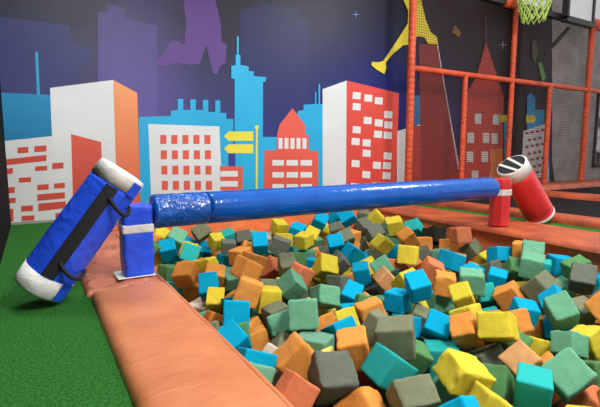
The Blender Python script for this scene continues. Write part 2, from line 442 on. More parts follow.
shape([(531,42),(535,40),(537,52),(534,62),(531,58)], (70,84,48)); shape([(537,64),(540,62),(545,78),(541,82)], (96,150,70))
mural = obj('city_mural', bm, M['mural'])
tag(mural, 'city skyline mural in blue, white and coral across the back wall', 'mural')

# black column in front of the mural, beyond the net
bm = bmesh.new()
c = at_y((517.5, 120), 6.95); box(bm, c.x - .14, c.x + .14, 6.86, 7.08, 0, 5.0, 0.01)
tag(obj('trim_1', bm, M['black_column']), 'black column standing against the mural', 'column', kind='structure')

# window at the far right of the back wall
q0 = at_y((591, 172), WALL_Y); q1 = at_y((618, 96), WALL_Y)
wx0, wx1, wz0, wz1 = q0.x, q1.x, max(q0.z, .5), q1.z
bm = bmesh.new(); t = .09
for b in ((wx0, wx1, wz0, wz0 + t), (wx0, wx1, wz1 - t, wz1), (wx0, wx0 + t, wz0, wz1), (wx1 - t, wx1, wz0, wz1), ((wx0 + wx1) / 2 - .03, (wx0 + wx1) / 2 + .03, wz0, wz1)):
    box(bm, b[0], b[1], WALL_Y - .06, WALL_Y - .001, b[2], b[3], .006, 1)
wn = obj('window_1', bm, M['frame_dark']); tag(wn, 'dark framed window behind the frame', 'window', kind='structure')
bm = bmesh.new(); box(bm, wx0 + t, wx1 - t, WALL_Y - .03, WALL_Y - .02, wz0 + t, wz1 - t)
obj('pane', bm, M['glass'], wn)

# ------------------------------------------------------------------ vinyl pads round the pit
def pad(name, x0, x1, y0, y1, z0, z1, mat, label, group=None, puff=0.012, rough=0.0, nx=16, ny=40, slant=None, seam=None):
    """stuffed mat: soft domed top, rounded rim; slant(y) shifts the low-x edge"""
    root = empty(name, ((x0 + x1) / 2, (y0 + y1) / 2, z0))
    tag(root, label, 'pad', group)
    bm = bmesh.new(); g = []
    cx, cy = (x0 + x1) / 2, (y0 + y1) / 2
    for j in range(ny + 1):
        row = []
        for i in range(nx + 1):
            u, v = i / nx, j / ny
            # cluster samples to the rim
            u = 0.5 - 0.5 * math.cos(math.pi * u); v = 0.5 - 0.5 * math.cos(math.pi * v)
            y = y0 + (y1 - y0) * v
            xl = x0 + (slant(y) if slant else 0)
            x = xl + (x1 - xl) * u
            e = min(u * (x1 - x0), (1 - u) * (x1 - x0), v * (y1 - y0), (1 - v) * (y1 - y0))
            k = min(1.0, e / 0.05)
            z = z0 + (z1 - z0) * math.sqrt(max(0, 1 - (1 - k) ** 2)) + puff * math.sin(math.pi * u) * math.sin(math.pi * v) ** .3 * k
            if rough:
                z += k * rough * (noise.noise(Vector((x * 6, y * 5, 3.1))) + .6 * noise.noise(Vector((x * 14 + y * 9, y * 4, 9.7))))
            row.append(bm.verts.new((x - cx, y - cy, max(z, z0 + .002) - z0)))
        g.append(row)
    for j in range(ny):
        for i in range(nx):
            bm.faces.new((g[j][i], g[j][i + 1], g[j + 1][i + 1], g[j + 1][i]))
    obj('cover', bm, mat, root, smooth=True)
    if seam:
        bm = bmesh.new()
        for sx, r in seam:
            pts = []
            for k in range(41):
                y = y0 + .02 + (y1 - y0 - .04) * k / 40
                pts.append((sx + (slant(y) if slant and sx < cx else 0) - cx + .004 * noise.noise(Vector((y * 5, sx * 9, 1))), y - cy, z1 - z0 - .012 + .004 * noise.noise(Vector((y * 7, sx * 5, 4)))))
            tube(bm, pts, r, 8)
        obj('piping', bm, mat, root, smooth=True)
    return root

PADG = 'vinyl pads round the pit'
pad('vinyl_pad', 0.285, PIT_X0 + .012, YF + .3, 3.28, 0.0, 0.05, M['pad'], 'wide smooth orange vinyl pad along the near left pit edge', PADG, puff=.015, ny=90, seam=((PIT_X0 - .012, .014), (PIT_X0 - .055, .009)), rough=.004)
pad('vinyl_pad', 0.26, PIT_X0 + .01, 3.30, PIT_Y1 - .02, 0.0, 0.045, M['pad_old'], 'crumpled brownish orange vinyl pad under the blue post', PADG, puff=.01, rough=.02, nx=40, ny=120, seam=((PIT_X0 - .012, .014),))
pad('vinyl_pad', 0.3, pit_right(6) + .3, PIT_Y1 - .01, 6.6, 0.0, 0.05, M['pad_far'], 'orange vinyl pad along the far pit edge below the mural', PADG, puff=.01)
pad('vinyl_pad', 4.655, 5.66, YF + .3, PIT_Y1 - .03, 0.0, 0.05, M['pad_far'], 'broad orange vinyl pad carrying the red post', PADG, puff=.012, slant=lambda y: max(0, y - 2) * .06, seam=((4.70, .014), (4.77, .01)), rough=.006)
pad('vinyl_pad', 6.14, 6.50, YF + .3, 6.05, 0.0, 0.10, M['pad_far'], 'narrow raised orange pad between green strip and black jump mat', PADG, puff=.01)
pad('vinyl_pad', 8.95, 9.5, -1.0, 6.05, 0.0, 0.14, M['pad_far'], 'orange pad between the two black jump mats', PADG, puff=.01)
pad('vinyl_pad', 5.28, 14.5, 6.12, 7.0, 0.0, 0.16, M['pad_far'], 'long orange pad under the netted pole frame', PADG, puff=.01, nx=40, ny=12)
# jump mats
for (x0, x1, lab) in ((6.52, 8.93, 'black jump mat between the raised orange pads, nearer the pit'), (9.52, 13.2, 'black jump mat beyond the second orange pad')):
    bm = bmesh.new(); box(bm, x0, x1, -1.0, 6.08, 0.005, 0.06, .01)
    tag(obj('trampoline_mat', bm, M['bed']), lab, 'trampoline')

# ------------------------------------------------------------------ the log and its two posts
def post_box(w, d, h, bev, taper=0.0):
    bm = bmesh.new(); bmesh.ops.create_cube(bm, size=1.0)
    for v in bm.verts: v.co = Vector((v.co.x * w, v.co.y * d, (v.co.z + .5) * h))
    bmesh.ops.bevel(bm, geom=bm.edges[:], offset=bev, segments=3, affect='EDGES', profile=.5)
    bmesh.ops.subdivide_edges(bm, edges=[e for e in bm.edges if abs(e.verts[0].co.z - e.verts[1].co.z) > .2], cuts=10)
    for v in bm.verts:
        v.co += Vector((noise.noise(v.co * 9), noise.noise(v.co * 9 + Vector((5, 5, 5))), 0)) * 0.006
    return bm
fl = at_z((124.5, 281.5), .04); fr_ = at_z((154, 281), .04)
PW = (fr_ - fl).length
bx, by = (fl.x + fr_.x) / 2 + .012, fl.y + PW / 2 - .05
beam = empty('balance_log', (bx, by, 0.067))
tag(beam, 'shiny blue padded log spanning the foam pit on a blue and a red post', 'balance beam')
root_inv = Vector((bx, by, 0.067))
PH = 0.535
p = obj('post', post_box(PW, PW * .92, PH, .022), M['blue'], beam); tag(p, 'square blue padded post with a white band')
bm = bmesh.new(); box(bm, -PW / 2 - .006, PW / 2 + .006, -PW * .46 - .006, PW * .46 + .006, .325, .395, .02, 3); obj('band', bm, M['white_vinyl'], p)
bm = bmesh.new(); box(bm, -PW / 2 - .05, PW / 2 + .006, -PW * .46 - .004, PW * .46 + .03, .0, .010, .004, 1); obj('base_plate', bm, M['white_vinyl'], p)
# red post: eight-sided sleeve
rb = at_z((500.5, 228.5), .05)
rx, ry = rb.x + .115, rb.y + .11
bm = bmesh.new()
RH = .585; RR = .122
lathe(bm, [(RR * 1.02, 0), (RR, .03), (RR * .98, .2), (RR * .98, .36), (RR * 1.0, .5), (RR * .97, RH - .02), (RR * .9, RH)], 8, lambda a, z: .03 * math.sin(3 * a + z * 9))
p2 = obj('post', bm, M['red'], beam); tag(p2, 'eight-sided red padded post with a white band')
p2.location = Vector((rx, ry, 0.070)) - root_inv
bm = bmesh.new(); lathe(bm, [(RR * 1.03, .375), (RR * 1.05, .385), (RR * 1.05, .44), (RR * 1.03, .45)], 8, lambda a, z: .03 * math.sin(3 * a + z * 9)); obj('band', bm, M['white_vinyl'], p2)
# the log itself
LA = at_y((152, 211.5), by); LB = at_y((494, 188.0), by)
LA.y = by; LB.y = ry
ax = LB - LA; L = ax.length
q = Vector((0, 0, 1)).rotation_difference(ax.normalized())
def log_mesh(z0, z1, crinkle, n=48, seg=60, r=0.130, cap=(True, True)):
    bm = bmesh.new(); prof = []
    for k in range(seg + 1):
        z = z0 + (z1 - z0) * k / seg
        prof.append((r, z))
    def jit(a, z):
        return crinkle * (min(1, max(0, (.42 - z) / .14)) if crinkle > .03 else min(1, max(0, (z - .42) / .2))) * (noise.noise(Vector((math.cos(a) * 2.2, math.sin(a) * 2.2, z * 16))) * .5 + noise.noise(Vector((math.cos(a) * 5, math.sin(a) * 5, z * 9))) * .5)
    if cap[1]: prof += [(r * .97, z1 + .012), (r * .9, z1 + .022), (r * .5, z1 + .028)]
    if cap[0]: prof = [(r * .5, z0 - .028), (r * .9, z0 - .022), (r * .97, z0 - .012)] + prof
    lathe(bm, prof, n, jit); return bm
lg = obj('log_cover', log_mesh(.42, L - .02, .025, cap=(False, True)), M['log_blue'], beam, smooth=True)
lg.location = LA - root_inv; lg.rotation_mode = 'QUATERNION'; lg.rotation_quaternion = q
cr = obj('crinkled_end', log_mesh(0.02, .42, .06, seg=60, n=64, r=.130, cap=(True, False)), M['log_crinkle'], beam, smooth=True)
cr.location = LA - root_inv; cr.rotation_mode = 'QUATERNION'; cr.rotation_quaternion = q
tag(cr, 'crinkled loose end of the blue cover')

# ------------------------------------------------------------------ the two pugil bags
def basis_quat(zaxis, toward):
    z = zaxis.normalized(); x = (toward - z * toward.dot(z)).normalized(); y = z.cross(x)
    return Matrix((x, y, z)).transposed().to_quaternion()
# blue bag leaning on the blue post
B1 = at_y((124, 170), 3.22)
yb = 2.9
while True:                      # slide the foot along its sight line until the rim touches the turf
    B0 = at_y((37.5, 290), yb); u_ = (B1 - B0).normalized()
    if B0.z - .164 * math.sqrt(1 - u_.z ** 2) < 0.006: break
    yb += .005
zx = B1 - B0; BL = zx.length
bag = empty('padded_bag', B0, basis_quat(zx, -ray((80, 230))))
tag(bag, 'blue cylindrical padded bag with black straps leaning on the blue post', 'bag')
BR = .158
def squash(a, z): return 0.03 * math.cos(4 * a + .3) + .012 * noise.noise(Vector((a * 3, z * 6, 2)))
bm = bmesh.new()
E = .135
lathe(bm, [(BR, E - .01)] + [(BR * (1 + .015 * math.sin(k / 12 * math.pi)), E + (BL - 2 * E + .02) * k / 20) for k in range(21)], 40, squash)
obj('cover', bm, M['blue'], bag, smooth=True)
bm = bmesh.new(); lathe(bm, [(BR * .6, 0), (BR * .93, .004), (BR * 1.0, .02), (BR * 1.015, E)], 40, squash)
obj('end_cap', bm, M['white_vinyl'], bag, smooth=True)
bm = bmesh.new(); lathe(bm, [(BR * 1.015, BL - E + .02), (BR * 1.01, BL - .03), (BR * .95, BL - .008), (BR * .6, BL)], 40, squash)
obj('end_cap', bm, M['white_vinyl'], bag, smooth=True)
def strip(z0, z1, a0, a1, r, n=24, m=6, jit=squash, th=.006):
    bm = bmesh.new(); lay = []
    for dr in (0, th):
        g = [[None] * (m + 1) for _ in range(n + 1)]
        for i in range(n + 1):
            for k in range(m + 1):
                z = z0 + (z1 - z0) * i / n; a = a0 + (a1 - a0) * k / m
                rr = (r + dr) * (1 + jit(a, z)); g[i][k] = bm.verts.new((rr * math.cos(a), rr * math.sin(a), z))
        lay.append(g)
        for i in range(n):
            for k in range(m): bm.faces.new((g[i][k], g[i + 1][k], g[i + 1][k + 1], g[i][k + 1]))
    return bm
obj('strap', strip(E + .01, BL - E + .01, math.radians(-13), math.radians(15), BR * 1.022), M['strap'], bag, smooth=True)
obj('side_flap', strip(.02, E + .005, math.radians(42), math.radians(72), BR * 1.03), M['blue'], bag, smooth=True)
obj('side_flap', strip(BL - E + .01, BL - .03, math.radians(38), math.radians(66), BR * 1.03), M['blue'], bag, smooth=True)
def loop(zc, a0, span, lift):
    pts = []
    for k in range(17):
        t = k / 16; a = a0 + span * t
        rr = BR * (1.06 + lift * math.sin(math.pi * t)); pts.append((rr * math.cos(a), rr * math.sin(a), zc - .05 * math.sin(math.pi * t)))
    bm = bmesh.new(); tube(bm, pts, .013, 8); return bm
obj('handle', loop(BL - E - .06, math.radians(8), math.radians(88), .22), M['strap'], bag, smooth=True)
obj('handle', loop(E + .12, math.radians(4), math.radians(80), .2), M['strap'], bag, smooth=True)

# red bag behind the red post
R0 = at_y((540.5, 215.5), 3.66); R1 = at_y((511.5, 165), 3.72)
zx = R1 - R0; RL = zx.length
bag2 = empty('padded_bag', R0, basis_quat(zx, -ray((525, 190))))
tag(bag2, 'red cylindrical padded bag with white ends leaning by the red post', 'bag')
QR = .195
def sq2(a, z): return .01 * math.cos(3 * a)
bm = bmesh.new(); lathe(bm, [(QR, .05)] + [(QR, .05 + (RL - .20) * k / 10) for k in range(11)], 36, sq2); obj('cover', bm, M['red'], bag2, smooth=True)
bm = bmesh.new(); lathe(bm, [(QR * .7, 0), (QR * .97, .003), (QR * 1.01, .015), (QR * 1.01, .055)], 36, sq2); obj('end_cap', bm, M['white_vinyl'], bag2, smooth=True)
bm = bmesh.new(); lathe(bm, [(QR * 1.015, RL - .16), (QR * 1.02, RL - .012), (QR * .99, RL), (QR * .93, RL + .002)], 36, sq2); obj('end_cap', bm, M['white_vinyl'], bag2, smooth=True)
bm = bmesh.new(); lathe(bm, [(QR * .9, RL - .01), (QR * .91, RL + .006)], 36, sq2); obj('end_disc', bm, M['strap'], bag2)
for off, ang in ((-.06, .45), (.055, .3)):
    bm = bmesh.new(); hw = math.sqrt(max(.0001, (QR * .95) ** 2 - off * off))
    box(bm, -hw, hw, off - .018, off + .018, RL + .006, RL + .014, .003, 1)
    bmesh.ops.rotate(bm, verts=bm.verts[:], cent=(0, 0, 0), matrix=Matrix.Rotation(ang, 3, 'Z'))
    obj('end_strap', bm, M['white_vinyl'], bag2)

# ------------------------------------------------------------------ netted pole frame along the back
FY = 6.58
frame = empty('pole_frame', (at_y((408, 150), FY).x, FY, 0.17))
tag(frame, 'orange padded pole frame with safety netting in front of the mural', 'frame')
fo = Vector(frame.location)
def px_x(p): return at_y(p, FY).x
bar_z = at_y((415, 68), FY).z; bar_z2 = at_y((600, 92), FY).z; BZ = (bar_z + bar_z2) / 2
TOPZ = at_y((518, 9), FY).z
def ribbed(a, b, r, step=.11):
    a, b = Vector(a), Vector(b); n = max(2, int((b - a).length / step)); pts, rr = [], []
    for i in range(n):
        for f_, k in ((0.0, .94), (.14, 1.0), (.5, 1.02), (.86, 1.0)):
            pts.append(a.lerp(b, (i + f_) / n)); rr.append(r * k * (1 + .04 * noise.noise(Vector((i * 1.7, a.x, f_)))))
    pts.append(b); rr.append(r * .86)
    bm = bmesh.new(); tube(bm, pts, rr, 12); return bm
poles = [(px_x((409.5, 130)), TOPZ + 1.0, .074), (px_x((463, 130)), BZ, .058), (px_x((511, 100)), TOPZ, .058), (px_x((546.5, 140)), BZ, .062), (px_x((585.5, 120)), TOPZ, .074), (px_x((640, 120)), TOPZ, .09)]
for x, zt, r in poles:
    obj('pole', ribbed((x - fo.x, 0, 0), (x - fo.x, 0, zt - fo.z), r), M['pole'], frame, smooth=True)
obj('crossbar', ribbed((poles[0][0] - fo.x, 0, BZ - fo.z), (poles[-1][0] - fo.x, 0, BZ - fo.z), .06), M['pole'], frame, smooth=True)
bm = bmesh.new(); box(bm, poles[0][0] + .3 - fo.x, poles[-1][0] + 1 - fo.x, -.07, .07, TOPZ - fo.z, TOPZ - fo.z + .12, .01)
obj('top_rail', bm, M['steel'], frame)
for a, b in zip(poles, poles[1:]):
    bm = bmesh.new(); quad(bm, (a[0] - fo.x, .05, 0.0), (b[0] - fo.x, .05, 0.0), (b[0] - fo.x, .05, BZ - fo.z), (a[0] - fo.x, .05, BZ - fo.z)); obj('safety_net', bm, M['net'], frame)
bm = bmesh.new(); quad(bm, (poles[0][0] - fo.x, .05, BZ - fo.z), (poles[-1][0] - fo.x, .05, BZ - fo.z), (poles[-1][0] - fo.x, .05, TOPZ - fo.z), (poles[0][0] - fo.x, .05, TOPZ - fo.z)); obj('safety_net', bm, M['net'], frame)
# orange sleeves on the top rail
for p0, p1 in (((504, 3), (516, 3)), ((590, 20), (604, 22))):
    bm = bmesh.new(); a = at_y(p0, FY).x; b = at_y(p1, FY).x
    tube(bm, [(a - fo.x, 0, TOPZ + .1 - fo.z), (b - fo.x, 0, TOPZ + .1 - fo.z)], .13, 14); obj('rail_sleeve', bm, M['pole'], frame, smooth=True)
# brace from the top rail
bm = bmesh.new(); a = at_y((545, 54), FY + .3); b = at_y((569, 28), FY)
tube(bm, [a - fo, b - fo], .05, 4); obj('brace', bm, M['steel'], frame)

# ------------------------------------------------------------------ white boards and the hoop on the top rail
BG = 'white boards above the netted frame'
def board(p0, p1, y, label, z0, h, th, framed):
    x0, x1 = at_y(p0, y).x, at_y(p1, y).x
    root = empty('backboard', ((x0 + x1) / 2, y, z0)); tag(root, label, 'backboard', BG)
    w = (x1 - x0) / 2
    bm = bmesh.new(); box(bm, -w, w, -th / 2, th / 2, 0, h, .008, 1); obj('panel', bm, M['board'], root)
    if framed:
        bm = bmesh.new(); t = .07
        for b in ((-w - t, -w, -.06, h), (w, w + t, -.06, h), (-w - t, w + t, -.06 - t, 0)): box(bm, b[0], b[1], -th, th, b[2], b[3], .008, 1)
        obj('rim', bm, M['steel'], root)
    return root
board((482, 1), (500, 3), FY, 'partly seen white board above the netting, left of the green hoop net', TOPZ + .13, 1.0, .05, False)
board((518, 4), (545, 9), FY, 'white board directly behind the green hoop net', TOPZ + .13, 1.0, .05, False)
board((566.5, 15), (590, 20), FY - .2, 'dark framed white board right of the green hoop net', TOPZ + .02, 1.0, .08, True)
board((593.5, 8), (612, 12), FY, 'white board with orange sleeve below at the far right', TOPZ + .24, .9, .05, False)
HC = at_y((535, -7), FY - .52)
hoop = empty('basketball_hoop', HC); tag(hoop, 'basketball hoop with pale green net hanging above the frame', 'hoop')
HRr = .36
bm = bmesh.new(); tube(bm, [(HRr * math.cos(k * math.pi / 16), HRr * math.sin(k * math.pi / 16), 0) for k in range(33)], .02, 8, caps=False); obj('rim', bm, M['hoop'], hoop, smooth=True)
bm = bmesh.new(); NN = 12; lev = [(HRr, 0), (HRr * .92, -.16), (HRr * .82, -.3), (HRr * .7, -.44), (HRr * .6, -.58)]
for j in range(len(lev) - 1):
    for k in range(NN):
        for s in (-.5, .5):
            a0 = 2 * math.pi * (k + .5 * (j % 2)) / NN; a1 = a0 + s * 2 * math.pi / NN
            tube(bm, [(lev[j][0] * math.cos(a0), lev[j][0] * math.sin(a0), lev[j][1]), (lev[j + 1][0] * math.cos(a1), lev[j + 1][0] * math.sin(a1), lev[j + 1][1])], .014, 5)
nt_o = obj('net', bm, M['cord_green'], hoop); 
bm = bmesh.new(); bz = max(.0, TOPZ + .26 - HC.z); box(bm, -.06, .06, HRr - .01, HRr + .03, -.03, bz + .05, .005, 1); box(bm, -.06, .06, HRr - .01, .49, bz, bz + .05, .005, 1); obj('bracket', bm, M['hoop'], hoop)

# ------------------------------------------------------------------ foam cubes
def foam_mesh(seed, round_, rough, n=11):
    rnd = random.Random(seed); off = Vector((rnd.uniform(0, 50), rnd.uniform(0, 50), rnd.uniform(0, 50)))
    bm = bmesh.new(); bmesh.ops.create_cube(bm, size=2.0)
    bmesh.ops.subdivide_edges(bm, edges=bm.edges[:], cuts=n, use_grid_fill=True)
    skew = [rnd.uniform(-.06, .06) for _ in range(6)]
    for v in bm.verts:
        # bias samples to the rims so the rounding is smooth
        c = Vector([math.copysign(abs(x) ** 0.75, x) if abs(x) < 1 else x for x in v.co])
        rr = round_ * (1 + (.9 if round_ > .1 else .2) * noise.noise(c * .9 + off))
        rr = max(.02, rr)
        inner = Vector([max(-1 + rr, min(1 - rr, x)) for x in c])
        d = c - inner
        c2 = inner + (d.normalized() * rr if d.length > 1e-6 else d)
        edge = sum(1 for x in c if abs(x) > .8)
        amp = rough * (1 + 1.0 * (edge >= 2))
        c2 += Vector((noise.noise(c * 1.7 + off), noise.noise(c * 1.7 + off * 2), noise.noise(c * 1.7 + off * 3))) * amp
        c2 += Vector((noise.noise(c * 5 + off), noise.noise(c * 5 + off * 2), noise.noise(c * 5 + off * 3))) * amp * .45
        c2.x += skew[0] * c2.y * (.5 if round_ < .1 else 1) + skew[1] * c2.z * c2.x * .5; c2.y += skew[2] * c2.z; c2.z += skew[3] * c2.x
        v.co = c2 * 0.5
    for k in range(3):      # keep the block inside its unit box
        lo = min(v.co[k] for v in bm.verts); hi = max(v.co[k] for v in bm.verts)
        for v in bm.verts: v.co[k] = (v.co[k] - lo) / (hi - lo) - .5
    me = bpy.data.meshes.new('foam_cube'); bmesh.ops.recalc_face_normals(bm, faces=bm.faces[:]); bm.to_mesh(me); bm.free()
    for p in me.polygons: p.use_smooth = True
    me.materials.append(FM['A'])
    return me
WORN = [foam_mesh(100 + k, .13, .042) for k in range(8)]
CRISP = [foam_mesh(300 + k, .045, .014) for k in range(5)]
MID = [foam_mesh(500 + k, .09, .03) for k in range(6)]
